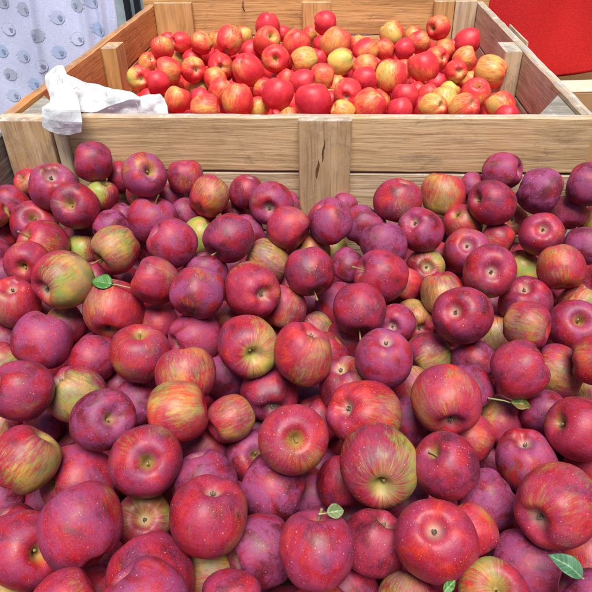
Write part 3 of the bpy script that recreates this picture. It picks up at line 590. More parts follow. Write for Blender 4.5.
BACK = [
(-0.4283,0.7200,-0.0497,0.0336,0.05,0.56,-0.83,'c','Y','red-blushed yellow apple, blossom end visible, leftmost in second row from far boards'),
(-0.4754,0.9712,-0.0859,0.0260,-0.71,-0.06,-0.70,'n','C','crimson-pink apple, second from left in second row from far boards'),
(-0.3873,0.7898,-0.0523,0.0303,0.76,0.60,-0.26,'c','R','yellow-tinged red apple, blossom end visible, third from left in second row from far boards'),
(-0.3191,0.7702,-0.0506,0.0321,-0.87,0.08,0.49,'n','R','yellow-tinged red apple, fourth from left in second row from far boards'),
(-0.4708,0.7022,-0.0906,0.0310,-0.53,0.51,-0.68,'c','Y','red-blushed yellow apple, blossom end visible, leftmost in third row from far boards'),
(-0.4064,0.4033,-0.0496,0.0325,-0.38,0.91,-0.17,'c','G','yellow-green apple showing its blossom end, just above the plastic bag tail'),
(-0.3531,0.3756,-0.0507,0.0285,-0.94,-0.35,0.00,'n','C','crimson-pink apple, second from left in third row behind divider'),
(-0.3542,0.4820,-0.0524,0.0351,-0.88,-0.42,0.22,'n','O','orange-red apple, third from left in third row behind divider'),
(-0.3809,0.3825,-0.1004,0.0317,0.04,0.44,0.90,'n','C','crimson-pink apple, leftmost in row touching the divider'),
(-0.4008,0.8092,-0.1083,0.0288,0.98,0.16,0.09,'n','G','half-hidden yellow-green apple, second from left in third row from far boards'),
(-0.3554,0.7739,-0.0980,0.0307,0.96,-0.09,-0.27,'n','C','crimson-pink apple, third from left in third row from far boards'),
(-0.2912,0.5000,-0.0545,0.0337,-0.47,0.86,-0.19,'c','Y','red-blushed yellow apple, blossom end visible, fifth from left in third row behind divider'),
(-0.2777,0.2489,-0.0538,0.0301,0.35,0.31,0.88,'n','Y','red-blushed yellow apple, second from left in second row behind divider'),
(-0.3051,0.2768,-0.0914,0.0268,0.75,0.47,0.47,'n','C','crimson-pink apple, second from left in row touching the divider'),
(-0.3110,0.5606,-0.1129,0.0294,-0.57,-0.34,-0.75,'n','O','half-hidden orange-red apple, fourth from left in third row behind divider'),
(-0.2497,0.3567,-0.0857,0.0265,0.33,-0.48,-0.81,'n','C','crimson-pink apple, third from left in second row behind divider'),
(-0.2053,0.2006,-0.0584,0.0326,0.99,0.07,0.09,'n','R','yellow-tinged red apple, third from left in row touching the divider'),
(-0.2357,0.4999,-0.0811,0.0308,-0.49,0.42,0.76,'n','O','orange-red apple, sixth from left in third row behind divider'),
(-0.1921,0.3387,-0.0606,0.0293,0.68,0.19,0.71,'n','Y','red-blushed yellow apple, fifth from left in second row behind divider'),
(-0.2571,0.6970,-0.0944,0.0367,-0.27,0.96,-0.07,'c','R','yellow-tinged red apple, blossom end visible, fifth from left in third row from far boards'),
(-0.3270,1.0514,-0.1048,0.0286,-0.23,-0.03,-0.97,'n','Y','half-hidden red-blushed yellow apple, fifth from left in second row from far boards'),
(-0.2300,0.7274,-0.0345,0.0391,0.15,0.80,0.58,'c','R','yellow-tinged red apple, blossom end visible, sixth from left in second row from far boards'),
(-0.2282,0.9941,-0.0828,0.0317,0.32,0.34,0.88,'n','O','orange-red apple, seventh from left in second row from far boards'),
(-0.1451,1.0089,-0.0509,0.0403,-0.17,-0.12,-0.98,'n','C','crimson-pink apple, leftmost in rearmost row by far boards'),
(-0.1253,0.7729,-0.0454,0.0399,0.47,-0.73,0.50,'s','Y','red-blushed yellow apple with stem visible, eighth from left in second row from far boards'),
(-0.1798,0.7964,-0.0855,0.0352,0.84,0.42,0.34,'n','C','crimson-pink apple, sixth from left in third row from far boards'),
(-0.1429,0.4649,-0.0442,0.0397,0.47,0.35,-0.81,'c','R','yellow-tinged red apple, blossom end visible, seventh from left in third row behind divider'),
(-0.0799,0.5632,-0.0431,0.0376,0.10,-0.95,0.28,'s','R','yellow-tinged red apple with stem visible, seventh from left in third row from far boards'),
(-0.0340,0.7595,-0.0498,0.0411,-0.37,-0.21,-0.91,'n','R','yellow-tinged red apple, ninth from left in second row from far boards'),
(-0.0964,1.0473,-0.0858,0.0262,-0.94,-0.30,0.15,'n','C','crimson-pink apple, second from left in rearmost row by far boards'),
(-0.0086,1.0451,-0.0858,0.0262,0.96,-0.04,0.28,'n','G','yellow-green apple, third from left in rearmost row by far boards'),
(-0.0028,0.5851,-0.0547,0.0368,-0.95,-0.27,-0.17,'n','Y','red-blushed yellow apple, eighth from left in third row from far boards'),
(-0.0516,0.5423,-0.0942,0.0289,0.54,0.39,0.75,'n','O','orange-red apple, eighth from left in third row behind divider'),
(0.0028,0.3655,-0.0481,0.0318,0.99,-0.14,0.07,'n','C','crimson-pink apple, ninth from left in third row behind divider'),
(-0.1002,0.4492,-0.0912,0.0289,0.31,-0.80,0.51,'s','R','yellow-tinged red apple with stem visible, seventh from left in second row behind divider'),
(-0.1408,0.2637,-0.0549,0.0359,-0.07,-0.26,-0.96,'n','O','orange-red apple, sixth from left in second row behind divider'),
(-0.0475,0.2652,-0.0467,0.0357,0.22,0.24,0.95,'n','C','crimson-pink apple, eighth from left in second row behind divider'),
(-0.0981,0.2915,-0.0862,0.0267,-0.72,-0.07,-0.69,'n','G','yellow-green apple, fourth from left in row touching the divider'),
(0.0352,0.2199,-0.0509,0.0402,-0.15,0.13,0.98,'n','C','crimson-pink apple, seventh from left in row touching the divider'),
(-0.0241,0.3447,-0.0946,0.0286,-0.42,-0.40,-0.82,'n','C','crimson-pink apple, sixth from left in row touching the divider'),
(-0.0196,0.2476,-0.0938,0.0263,-0.01,-0.32,-0.95,'n','G','yellow-green apple, fifth from left in row touching the divider'),
(0.0334,0.7806,-0.1081,0.0292,-0.47,-0.11,-0.87,'n','O','half-hidden orange-red apple, sixth from right in third row from far boards'),
(0.0490,0.4155,-0.0472,0.0313,0.98,-0.05,-0.18,'n','Y','red-blushed yellow apple, tenth from left in third row behind divider'),
(0.0314,0.7284,-0.0866,0.0264,-0.06,0.27,0.96,'n','C','crimson-pink apple, seventh from right in third row from far boards'),
(0.0441,0.9795,-0.0405,0.0385,1.00,-0.06,0.02,'n','C','crimson-pink apple, fourth from left in rearmost row by far boards'),
(0.0810,0.7465,-0.0458,0.0434,-0.43,-0.12,-0.90,'n','O','orange-red apple, ninth from right in second row from far boards'),
(0.0336,0.9525,-0.0960,0.0280,0.60,-0.41,-0.69,'n','C','crimson-pink apple, tenth from left in second row from far boards'),
(0.0962,0.5796,-0.0562,0.0352,-0.96,0.15,-0.21,'n','G','yellow-green apple, fifth from right in third row from far boards'),
(0.2509,0.8884,-0.0531,0.0384,0.56,-0.34,-0.76,'n','Y','red-blushed yellow apple, second from right in rearmost row by far boards'),
(0.1461,0.9030,-0.0854,0.0272,0.33,-0.38,-0.87,'n','O','orange-red apple, eighth from right in second row from far boards'),
(0.1656,0.6712,-0.0504,0.0351,-0.68,-0.30,-0.67,'n','R','yellow-tinged red apple, seventh from right in second row from far boards'),
(0.2192,0.6997,-0.0516,0.0286,0.45,0.04,-0.89,'n','R','yellow-tinged red apple, sixth from right in second row from far boards'),
(0.1612,0.5447,-0.0589,0.0320,0.94,-0.22,-0.24,'n','O','orange-red apple, fourth from right in third row from far boards'),
(0.1548,0.3843,-0.0456,0.0301,-0.91,-0.06,-0.42,'n','C','crimson-pink apple, eighth from right in third row behind divider'),
(0.2196,0.4026,-0.0468,0.0401,0.07,0.44,0.89,'n','Y','red-blushed yellow apple, sixth from right in third row behind divider'),
(0.2235,0.6797,-0.0996,0.0266,0.92,0.06,0.38,'n','C','crimson-pink apple, seventh from right in third row behind divider'),
(0.2740,0.6851,-0.0487,0.0296,-0.94,-0.22,-0.28,'n','C','crimson-pink apple, fifth from right in second row from far boards'),
(0.2755,0.6647,-0.0966,0.0259,-0.85,0.33,0.41,'n','Y','red-blushed yellow apple, fifth from right in third row behind divider'),
(0.3314,0.9837,-0.0834,0.0309,-0.58,0.49,0.65,'n','Y','red-blushed yellow apple, fourth from right in second row from far boards'),
(0.3278,0.8093,-0.0587,0.0322,-0.91,-0.01,-0.41,'n','R','yellow-tinged red apple, third from right in second row from far boards'),
(0.3035,0.4704,-0.0416,0.0387,-0.35,0.33,0.88,'n','R','yellow-tinged red apple, third from right in third row from far boards'),
(0.1136,0.3052,-0.0562,0.0341,0.13,0.99,-0.06,'c','R','yellow-tinged red apple, blossom end visible, seventh from right in second row behind divider'),
(0.0868,0.5389,-0.1081,0.0292,-0.37,-0.51,-0.78,'n','Y','half-hidden red-blushed yellow apple, eleventh from left in third row behind divider'),
(0.1029,0.6329,-0.1082,0.0291,-0.99,0.13,0.10,'n','C','half-hidden crimson-pink apple, ninth from right in third row behind divider'),
(0.0627,0.3954,-0.0965,0.0269,0.03,0.24,0.97,'n','G','yellow-green apple, ninth from left in second row behind divider'),
(0.0761,0.3375,-0.0865,0.0267,0.52,0.04,0.85,'n','C','crimson-pink apple, eighth from left in row touching the divider'),
(0.1021,0.1892,-0.0606,0.0257,-0.87,-0.12,0.47,'n','Y','red-blushed yellow apple, ninth from left in row touching the divider'),
(0.1592,0.2110,-0.0567,0.0366,0.62,-0.03,0.78,'n','R','yellow-tinged red apple, eighth from right in row touching the divider'),
(0.1879,0.3758,-0.1002,0.0312,-0.52,0.34,0.79,'n','R','yellow-tinged red apple, seventh from right in row touching the divider'),
(0.2432,0.2771,-0.0565,0.0314,0.03,0.30,0.95,'n','C','crimson-pink apple, sixth from right in second row behind divider'),
(0.2266,0.1991,-0.0615,0.0277,-0.24,0.36,0.90,'n','C','crimson-pink apple, sixth from right in row touching the divider'),
(0.2922,0.4445,-0.0956,0.0263,0.55,-0.02,0.83,'n','Y','red-blushed yellow apple, fifth from right in second row behind divider'),
(0.2829,0.2994,-0.0882,0.0266,0.93,-0.35,-0.14,'n','C','crimson-pink apple, fifth from right in row touching the divider'),
(0.3947,0.8954,-0.0379,0.0364,-0.75,-0.66,0.05,'s','R','yellow-tinged red apple with stem visible, rightmost in rearmost row by far boards'),
(0.4654,0.7915,-0.0539,0.0376,0.97,-0.13,0.20,'n','C','crimson-pink apple, rightmost in second row from far boards'),
(0.4125,0.8690,-0.0965,0.0338,0.71,-0.40,-0.58,'n','O','orange-red apple, second from right in second row from far boards'),
(0.3514,0.5933,-0.0549,0.0347,-0.58,0.73,-0.36,'c','O','orange-red apple, blossom end visible, second from right in third row from far boards'),
(0.4208,0.5637,-0.0467,0.0326,0.89,-0.07,0.46,'n','O','orange-red apple, rightmost in third row from far boards'),
(0.3849,0.4659,-0.0498,0.0288,-0.22,0.95,-0.21,'c','G','yellow-green apple, blossom end visible, third from right in third row behind divider'),
(0.4676,0.4535,-0.0498,0.0411,-0.94,0.30,0.17,'n','Y','large yellow apple with red blush, right beside the right-hand inside post'),
(0.4383,0.5441,-0.0962,0.0265,0.91,-0.40,-0.11,'n','O','orange-red apple, second from right in third row behind divider'),
(0.3706,0.4456,-0.0958,0.0268,0.60,0.01,0.80,'n','G','yellow-green apple, second from right in second row behind divider'),
(0.4027,0.2948,-0.0563,0.0351,0.08,-0.44,0.90,'s','R','yellow-tinged red apple with stem visible, rightmost in second row behind divider'),
(0.3312,0.2731,-0.0598,0.0307,-0.26,0.50,0.83,'n','G','yellow-green apple, third from right in second row behind divider'),
(0.3017,0.2224,-0.0602,0.0299,-0.51,0.75,-0.42,'c','Y','red-blushed yellow apple, blossom end visible, fourth from right in row touching the divider'),
(0.3682,0.2105,-0.0584,0.0326,-0.37,0.69,-0.62,'c','Y','red-blushed yellow apple, blossom end visible, third from right in row touching the divider'),
(0.4468,0.2267,-0.0592,0.0315,-0.58,0.40,0.71,'n','Y','red-blushed yellow apple, second from right in row touching the divider'),
(0.4491,0.1642,-0.0621,0.0263,-0.04,-0.21,-0.98,'n','C','crimson-pink apple, rightmost in row touching the divider'),
(0.3108,0.3894,-0.0857,0.0264,0.81,0.23,0.55,'n','R','yellow-tinged red apple, fourth from right in second row behind divider'),
(0.3580,0.5693,-0.1100,0.0287,-0.37,-0.30,-0.88,'n','C','half-hidden crimson-pink apple, fourth from right in third row behind divider'),
(-0.3607,0.5361,-0.1074,0.0289,0.38,0.24,0.90,'n','O','half-hidden orange-red apple, leftmost in second row behind divider'),
(-0.2817,0.5129,-0.1124,0.0292,-0.15,0.42,0.90,'n','G','half-hidden yellow-green apple, fourth from left in second row behind divider'),
(-0.3229,0.8557,-0.1083,0.0289,-0.95,-0.14,-0.28,'n','C','half-hidden crimson-pink apple, fourth from left in third row from far boards'),
]
FRONT_DEEP = [(0.399, -0.371, -0.233, 0.036), (0.007, -0.234, -0.231, 0.035), (-0.328, -0.544, -0.368, 0.038), (-0.002, -0.735, -0.358, 0.034), (0.447, -0.485, -0.332, 0.037), (0.39, -0.552, -0.234, 0.037), (-0.014, -0.393, -0.23, 0.037), (-0.106, -0.438, -0.29, 0.035), (0.074, -0.741, -0.361, 0.034), (-0.273, -0.446, -0.226, 0.037), (-0.074, -0.463, -0.236, 0.037), (-0.208, -0.774, -0.244, 0.037), (-0.246, -0.11, -0.287, 0.036), (0.313, -0.109, -0.259, 0.036), (0.361, -0.128, -0.306, 0.037), (-0.177, -0.329, -0.26, 0.034), (-0.332, -0.073, -0.274, 0.036), (0.365, -0.729, -0.305, 0.037), (0.247, -0.167, -0.343, 0.038), (0.062, -0.611, -0.349, 0.038), (0.106, -0.677, -0.342, 0.037), (-0.113, -0.689, -0.314, 0.035), (0.226, -0.319, -0.242, 0.036), (0.179, -0.635, -0.349, 0.035), (0.22, -0.485, -0.351, 0.037), (0.21, -0.071, -0.366, 0.037), (-0.215, -0.552, -0.272, 0.037), (0.071, -0.145, -0.283, 0.035), (-0.089, -0.215, -0.277, 0.035), (0.525, -0.202, -0.268, 0.035), (0.415, -0.464, -0.274, 0.036), (0.248, -0.13, -0.276, 0.038), (0.066, -0.387, -0.312, 0.035), (-0.351, -0.533, -0.303, 0.036), (0.194, -0.241, -0.217, 0.036), (0.179, -0.304, -0.291, 0.038), (-0.001, -0.441, -0.278, 0.036), (-0.123, -0.536, -0.27, 0.037), (-0.131, -0.568, -0.331, 0.036), (-0.04, -0.211, -0.324, 0.037), (0.092, -0.073, -0.357, 0.035), (0.012, -0.7, -0.303, 0.036), (0.197, -0.487, -0.246, 0.037), (0.294, -0.415, -0.261, 0.037), (0.153, -0.819, -0.253, 0.036), (0.434, -0.354, -0.289, 0.035), (-0.09, -0.385, -0.331, 0.038), (-0.241, -0.114, -0.355, 0.035), (-0.138, -0.142, -0.275, 0.034), (0.277, -0.105, -0.334, 0.036), (0.397, -0.099, -0.239, 0.036), (0.523, -0.119, -0.342, 0.036), (0.167, -0.2, -0.324, 0.035), (0.18, -0.384, -0.254, 0.036), (-0.346, -0.291, -0.328, 0.038), (-0.227, -0.471, -0.312, 0.037), (-0.178, -0.461, -0.36, 0.036), (0.351, -0.581, -0.281, 0.035), (0.218, -0.272, -0.337, 0.034), (0.092, -0.083, -0.292, 0.035), (-0.528, -0.29, -0.311, 0.034), (-0.241, -0.186, -0.362, 0.034), (-0.184, -0.317, -0.324, 0.035), (0.032, -0.394, -0.369, 0.035), (0.371, -0.646, -0.255, 0.036), (-0.375, -0.604, -0.342, 0.034), (-0.111, -0.228, -0.365, 0.034), (0.375, -0.59, -0.345, 0.038), (-0.263, -0.771, -0.368, 0.035), (0.319, -0.173, -0.342, 0.038), (0.499, -0.249, -0.307, 0.036), (-0.077, -0.125, -0.257, 0.034), (-0.135, -0.767, -0.295, 0.037), (-0.177, -0.078, -0.253, 0.037), (0.41, -0.388, -0.362, 0.036), (-0.246, -0.638, -0.348, 0.038), (-0.091, -0.317, -0.349, 0.037), (-0.468, -0.294, -0.284, 0.036), (-0.366, -0.135, -0.3, 0.037), (0.219, -0.356, -0.321, 0.037), (-0.474, -0.079, -0.366, 0.035), (0.167, -0.192, -0.257, 0.036), (-0.072, -0.541, -0.357, 0.037)]
BACK_DEEP = [(-0.11, 0.74, -0.125, 0.034), (-0.22, 0.376, -0.132, 0.035), (-0.253, 0.978, -0.139, 0.035), (0.456, 0.321, -0.125, 0.037), (0.374, 0.999, -0.128, 0.036), (-0.084, 0.879, -0.125, 0.035), (-0.116, 0.545, -0.125, 0.037), (-0.111, 0.417, -0.152, 0.038), (-0.281, 0.862, -0.154, 0.037), (-0.202, 0.774, -0.146, 0.037), (-0.386, 0.427, -0.146, 0.036), (-0.069, 0.621, -0.125, 0.037), (0.287, 0.822, -0.125, 0.034), (0.134, 0.793, -0.125, 0.034), (-0.064, 0.597, -0.204, 0.035), (-0.264, 0.303, -0.133, 0.035), (0.265, 0.53, -0.125, 0.037), (0.186, 0.595, -0.133, 0.037), (0.462, 0.988, -0.125, 0.036), (0.259, 0.91, -0.125, 0.034), (0.213, 0.771, -0.125, 0.036), (0.392, 0.619, -0.125, 0.036), (-0.331, 0.547, -0.206, 0.036), (0.371, 0.313, -0.125, 0.036), (-0.332, 0.65, -0.133, 0.038), (0.278, 0.67, -0.156, 0.037), (-0.18, 0.908, -0.125, 0.037), (-0.214, 0.612, -0.205, 0.037), (0.465, 0.741, -0.125, 0.035), (-0.038, 0.883, -0.175, 0.037), (-0.315, 1.028, -0.162, 0.037), (-0.208, 0.458, -0.133, 0.035), (-0.422, 0.898, -0.125, 0.038), (0.447, 0.874, -0.154, 0.037), (0.072, 0.355, -0.152, 0.036), (-0.203, 0.528, -0.13, 0.037), (-0.345, 0.962, -0.206, 0.037), (0.495, 0.892, -0.232, 0.035), (-0.441, 0.796, -0.217, 0.036), (-0.286, 0.89, -0.215, 0.035), (-0.375, 0.516, -0.164, 0.036), (0.313, 0.852, -0.177, 0.035), (-0.488, 0.843, -0.125, 0.036), (0.233, 0.662, -0.25, 0.037), (-0.167, 0.76, -0.202, 0.034), (-0.196, 0.296, -0.139, 0.037), (0.232, 0.869, -0.267, 0.036), (-0.073, 0.973, -0.125, 0.034), (0.006, 0.859, -0.125, 0.035), (-0.413, 0.825, -0.165, 0.034), (0.48, 0.406, -0.125, 0.036), (-0.374, 0.719, -0.213, 0.034), (0.273, 0.935, -0.256, 0.038), (-0.454, 0.622, -0.196, 0.035), (0.376, 0.717, -0.125, 0.036), (0.18, 0.405, -0.157, 0.036), (0.17, 0.702, -0.125, 0.036), (-0.44, 0.635, -0.133, 0.034), (0.067, 0.952, -0.146, 0.035), (-0.013, 0.693, -0.133, 0.037), (0.259, 0.531, -0.194, 0.036), (-0.125, 0.835, -0.157, 0.037), (0.376, 0.866, -0.201, 0.037), (0.211, 0.565, -0.228, 0.037), (-0.313, 1.027, -0.231, 0.036), (-0.354, 0.731, -0.152, 0.035), (-0.1, 0.647, -0.18, 0.035), (0.358, 0.674, -0.176, 0.037), (-0.174, 0.773, -0.266, 0.035), (-0.19, 0.702, -0.272, 0.037), (-0.029, 0.449, -0.133, 0.034), (-0.053, 0.79, -0.238, 0.036)]
LEAVES = [
((-0.2359, -0.4128, -0.1141), (-0.9756, 0.0726, 0.2075), (0.04, -0.361, 0.871), 0.0318, 0.0251, 'leafgreen', 'bright green leaf tucked between apples at the upper left', 0.25, 0.25, 0.9, 1, 0.03),
((0.0894, -0.8084, -0.083), (0.9695, 0.1873, 0.1581), (0.239, -0.348, 0.867), 0.0164, 0.0133, 'leafpale', 'pale green leaf folded on top of a red apple at bottom centre', 0.5, 0.25, 0.5, 2, 0.03),
((0.3039, -0.6056, -0.1396), (0.9578, -0.114, -0.2638), (0.04, -0.361, 0.871), 0.0237, 0.0178, 'leafdry', 'half dried curled green-brown leaf on a twig, between apples at right', 0.7, 0.6, 1.1, 3, 0.08),
((0.3046, -0.8448, -0.1039), (-0.7475, 0.3461, 0.567), (0.04, -0.361, 0.871), 0.0296, 0.0167, 'leafblue', 'blue-green oval leaf between apples near the bottom right corner', 0.55, 0.6, 0.2, 4, 0.03),
((0.1909, -0.8529, -0.1235), (0.6907, 0.454, 0.5629), (0.04, -0.361, 0.871), 0.0145, 0.0086, 'leafgreen', 'small green leaf tip poking out at the bottom edge, right of centre', 0.25, 0.25, 0, 5, 0.03),
]


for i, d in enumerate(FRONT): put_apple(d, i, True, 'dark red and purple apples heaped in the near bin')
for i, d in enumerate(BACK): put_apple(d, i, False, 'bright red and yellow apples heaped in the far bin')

def buried(name, data, mat, label):
    bm = bmesh.new(); srcs = A_F if mat == 'deep_dark' else A_B
    rnd = random.Random(9); data = list(data); known = [Vector(d[:3]) for d in data]
    y0, y1, x0, x1, zz = (-1.10, -.07, -.51, .58, -.285) if mat == 'deep_dark' else (.05, 1.04, -.49, .49, -.20)
    nx, ny = int((x1 - x0) / .066), int((y1 - y0) / .060)      # a closed bottom layer of packed fruit
    for j in range(ny + 1):
        for i in range(nx + 1):
            c = Vector((x0 + (x1 - x0) * (i + .5 * (j % 2)) / (nx + .5), y0 + (y1 - y0) * j / ny, zz + rnd.uniform(-.012, .012)))
            if all((c - k).length > .045 for k in known): data.append((*c, .0365))
    for (x, y, z, r) in data:
        t = bmesh.new(); t.from_mesh(srcs[rnd.randrange(NV)])
        m = Matrix.Translation((x, y, z)) @ Matrix.Rotation(rnd.uniform(0, 6.28), 4, 'Z') @ Matrix.Rotation(rnd.uniform(.6, 2.5), 4, 'X') @ Matrix.Scale(r, 4)
        t.transform(m); tm = bpy.data.meshes.new('t'); t.to_mesh(tm); t.free(); bm.from_mesh(tm); bpy.data.meshes.remove(tm)
    me = bpy.data.meshes.new(name); bm.to_mesh(me); bm.free(); smooth(me); me.materials.append(M[mat])
    tag(link(name, me), label, 'apples', None, 'stuff')
buried('buried_dark_apples', FRONT_DEEP, 'deep_dark', 'dark apples buried under the heap in the near bin, seen only through gaps')
buried('buried_bright_apples', BACK_DEEP, 'deep_bright', 'bright apples buried under the heap in the far bin, seen only through gaps')

# ------------------------------------------------------------------ wooden bins
def board(parent, name, c, size, mat, rot=(0, 0, 0), seed=0, wob=.0012, label=None):
    """size = (length along local x, thickness y, width z)"""
    lx, ly, lz = size; rnd = random.Random(seed); n = max(3, int(lx / .03))
    bm = bmesh.new(); rings = []
    b = min(.0022, ly * .2)
    prof = [(-1, -1, 0), (-1, -1, 1), (-1, 1, 1), (-1, 1, 0), (1, 1, 0), (1, 1, 1), (1, -1, 1), (1, -1, 0)]
    so = rnd.uniform(0, 50)
    for i in range(n + 1):
        x = -lx / 2 + lx * i / n
        tz = noise.noise(Vector((x * 14 + so, 1, 0))) * wob + noise.noise(Vector((x * 60 + so, 3, 0))) * wob * .6
        bz = noise.noise(Vector((x * 14 + so, 7, 0))) * wob
        ty = noise.noise(Vector((x * 6 + so, 11, 0))) * wob * .5
        pts = []
        # eight-sided section: chamfered corners
        for (sy, sz) in ((-1, -1), (-1, 1), (1, 1), (1, -1)):
            zz = lz / 2 * sz + (tz if sz > 0 else bz); yy = ly / 2 * sy + ty
            first = (yy, zz - b * sz) if sy * sz > 0 and sy < 0 or (sy > 0 and sz < 0 and False) else None
            if (sy, sz) == (-1, -1): pts += [(yy + b, zz), (yy, zz + b)]
            if (sy, sz) == (-1, 1): pts += [(yy, zz - b), (yy + b, zz)]
            if (sy, sz) == (1, 1): pts += [(yy - b, zz), (yy, zz - b)]
            if (sy, sz) == (1, -1): pts += [(yy, zz + b), (yy - b, zz)]
        rings.append([bm.verts.new((x, p[0], p[1])) for p in pts])
    for a, c2 in zip(rings, rings[1:]):
        for k in range(8): bm.faces.new((a[k], a[(k + 1) % 8], c2[(k + 1) % 8], c2[k]))
    bm.faces.new(rings[0]); bm.faces.new(rings[-1][::-1])
    bmesh.ops.recalc_face_normals(bm, faces=bm.faces)
    me = bpy.data.meshes.new(name); bm.to_mesh(me); bm.free()
    o = link(name, me, parent, M[mat]); o.location = c; o.rotation_euler = rot
    if label: o['label'] = label
    return o
V90 = (0, R(90), 0)
def vpost(parent, name, x0, x1, y0, y1, ztop, zbot, mat, seed=0, turn=0.0, label=None, tilt=0.0):
    """vertical board: grain runs up"""
    cx, cy, cz = (x0 + x1) / 2, (y0 + y1) / 2, (ztop + zbot) / 2
    if turn: return board(parent, name, (cx, cy, cz), (ztop - zbot, x1 - x0, y1 - y0), mat, (0, R(90), R(90)) if False else (R(90), R(90) , 0), seed, label=label)
    o = board(parent, name, (cx, cy, cz), (ztop - zbot, y1 - y0, x1 - x0), mat, (0, R(90) + tilt, 0), seed, label=label)
    return o
def nails(parent, pts, axis='y'):
    for p in pts:
        bm = bmesh.new(); bmesh.ops.create_cone(bm, cap_ends=True, segments=12, radius1=.0032, radius2=.0026, depth=.002)
        me = bpy.data.meshes.new('nail'); bm.to_mesh(me); bm.free(); o = link('nail', me, parent, M['nail'])
        o.location = p; o.rotation_euler = (R(90), 0, 0) if axis == 'y' else (0, R(90), 0)

far = empty('wooden_bin', (0, .54, -.76))
tag(far, 'open wooden bin holding bright red and yellow apples, behind the divider', 'wooden bin', 'wooden apple bins')
def fp(o): o.matrix_parent_inverse = Matrix.Translation((0, -.54, .76)); return o
PZ = .112
# near long wall (the divider)
zt = 0.0
wid = [.108, .128, .128, .128, .128]
zc = zt
for i, w in enumerate(wid):
    fp(board(far, 'board', (0.0, -.010, zc - w / 2), (1.118, .020, w), 'tan' if i == 0 else 'pale', (0, 0, 0), 20 + i, .0016 if i == 0 else .001))
    zc -= w + .004
fp(vpost(far, 'post', -.551, -.455, -.044, -.0205, -.001, -.70, 'post', 41))
fp(vpost(far, 'batten', -.4535, -.431, -.034, -.0205, -.003, -.70, 'brown', 42))
fp(vpost(far, 'post', .019, .117, -.044, -.0205, .001, -.70, 'post', 43))
fp(vpost(far, 'post', .600, .700, -.044, -.0205, .0, -.70, 'post', 44))
# splits in the centre post
bm = bmesh.new(); rnd_s = random.Random(2)
for (px, pz0, pz1, w) in ((.063, -.034, -.078, .0018), (.052, -.074, -.112, .0026)):
    n = 22; L = []; Rr = []
    for k in range(n + 1):
        t = k / n; ww = w * math.sin(math.pi * t) ** .8 * rnd_s.uniform(.75, 1.1) + .0002
        cxx = px + .005 * (1 - t) + math.sin(t * 9 + px * 99) * .0007 + rnd_s.uniform(-.0003, .0003)
        zz = pz0 + (pz1 - pz0) * t
        L.append(bm.verts.new((cxx - ww, -.0446, zz))); Rr.append(bm.verts.new((cxx + ww, -.0446, zz)))
    for k in range(n): bm.faces.new((L[k], L[k + 1], Rr[k + 1], Rr[k]))
me = bpy.data.meshes.new('wood_split'); bm.to_mesh(me); bm.free()
fp(link('wood_split', me, far, plain('dark_split_in_wood', (.07, .028, .014), .9, (.20, .075, .025), 90)))
# far long wall
zc = zt + .034
for i, w in enumerate([.134, .128, .128, .128, .128]):
    fp(board(far, 'board', (0.0, 1.1125, zc - w / 2), (1.16, .022, w), 'gold', (0, 0, 0), 60 + i))
    zc -= w + .005
fp(vpost(far, 'corner_board', -.539, -.410, 1.079, 1.101, .006, -.70, 'gold', 71))
fp(vpost(far, 'post', -.036, .060, 1.079, 1.101, .004, -.70, 'gold', 72))
fp(vpost(far, 'corner_board', .400, .466, 1.079, 1.101, .004, -.70, 'gold', 73))
fp(vpost(far, 'corner_board', .468, .539, 1.079, 1.101, .004, -.70, 'brown', 74))
# side walls
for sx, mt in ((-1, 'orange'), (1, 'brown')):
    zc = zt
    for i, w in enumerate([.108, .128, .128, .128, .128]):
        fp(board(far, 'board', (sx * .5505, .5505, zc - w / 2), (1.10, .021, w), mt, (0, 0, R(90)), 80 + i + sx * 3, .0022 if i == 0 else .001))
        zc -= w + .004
fp(board(far, 'post', (-.5185, .555, -.355), (.70, .075, .042), 'gold', (0, R(90), 0), 95))
fp(board(far, 'post', (.5185, .505, -.352), (.70, .10, .042), 'brown', (0, R(90), 0), 96))
def gusset(sx, mat, seed):
    rnd = random.Random(seed); bm = bmesh.new()
    P = [(sx * .539, .002), (sx * .539, .150), (sx * .455, .002)] if sx > 0 else [(sx * .539, .002), (sx * .539, .145), (sx * .43, .002)]
    top = [bm.verts.new((x, y, -.010)) for x, y in P]; bot = [bm.verts.new((x, y, -.70)) for x, y in P]
    bm.faces.new(top); bm.faces.new(bot[::-1])
    for k in range(3): bm.faces.new((top[k], bot[k], bot[(k + 1) % 3], top[(k + 1) % 3]))
    bmesh.ops.recalc_face_normals(bm, faces=bm.faces)
    bmesh.ops.bevel(bm, geom=bm.edges[:], offset=.0015, segments=1, affect='EDGES')
    me = bpy.data.meshes.new('corner_block'); bm.to_mesh(me); bm.free(); fp(link('corner_block', me, far, M[mat]))
gusset(-1, 'corner', 1); gusset(1, 'corner', 2)
fp(board(far, 'bin_floor', (0, .54, -.715), (1.10, 1.08, .02), 'brown', (0, 0, 0), 99))
for p in [(-.50, -.0455, -.055), (-.475, -.0455, -.06), (.045, -.0455, -.035), (.095, -.0455, -.05), (.10, -.0455, -.14)]: pass
for p in []:
    bm = bmesh.new(); bmesh.ops.create_cone(bm, cap_ends=True, segments=12, radius1=.0028, radius2=.0024, depth=.002, matrix=Matrix.Translation(p) @ Matrix.Rotation(R(90), 4, 'X'))
    me = bpy.data.meshes.new('nail'); bm.to_mesh(me); bm.free(); fp(link('nail', me, far, M['nail']))
# hooked nail on the far wall
bm = bmesh.new(); tube(bm, [(-.236, 1.100, .006), (-.236, 1.085, .004), (-.235, 1.078, -.004), (-.233, 1.077, -.014), (-.229, 1.078, -.020)], .0022, 7)
me = bpy.data.meshes.new('bent_nail'); bm.to_mesh(me); bm.free(); fp(link('bent_nail', me, far, M['nail']))
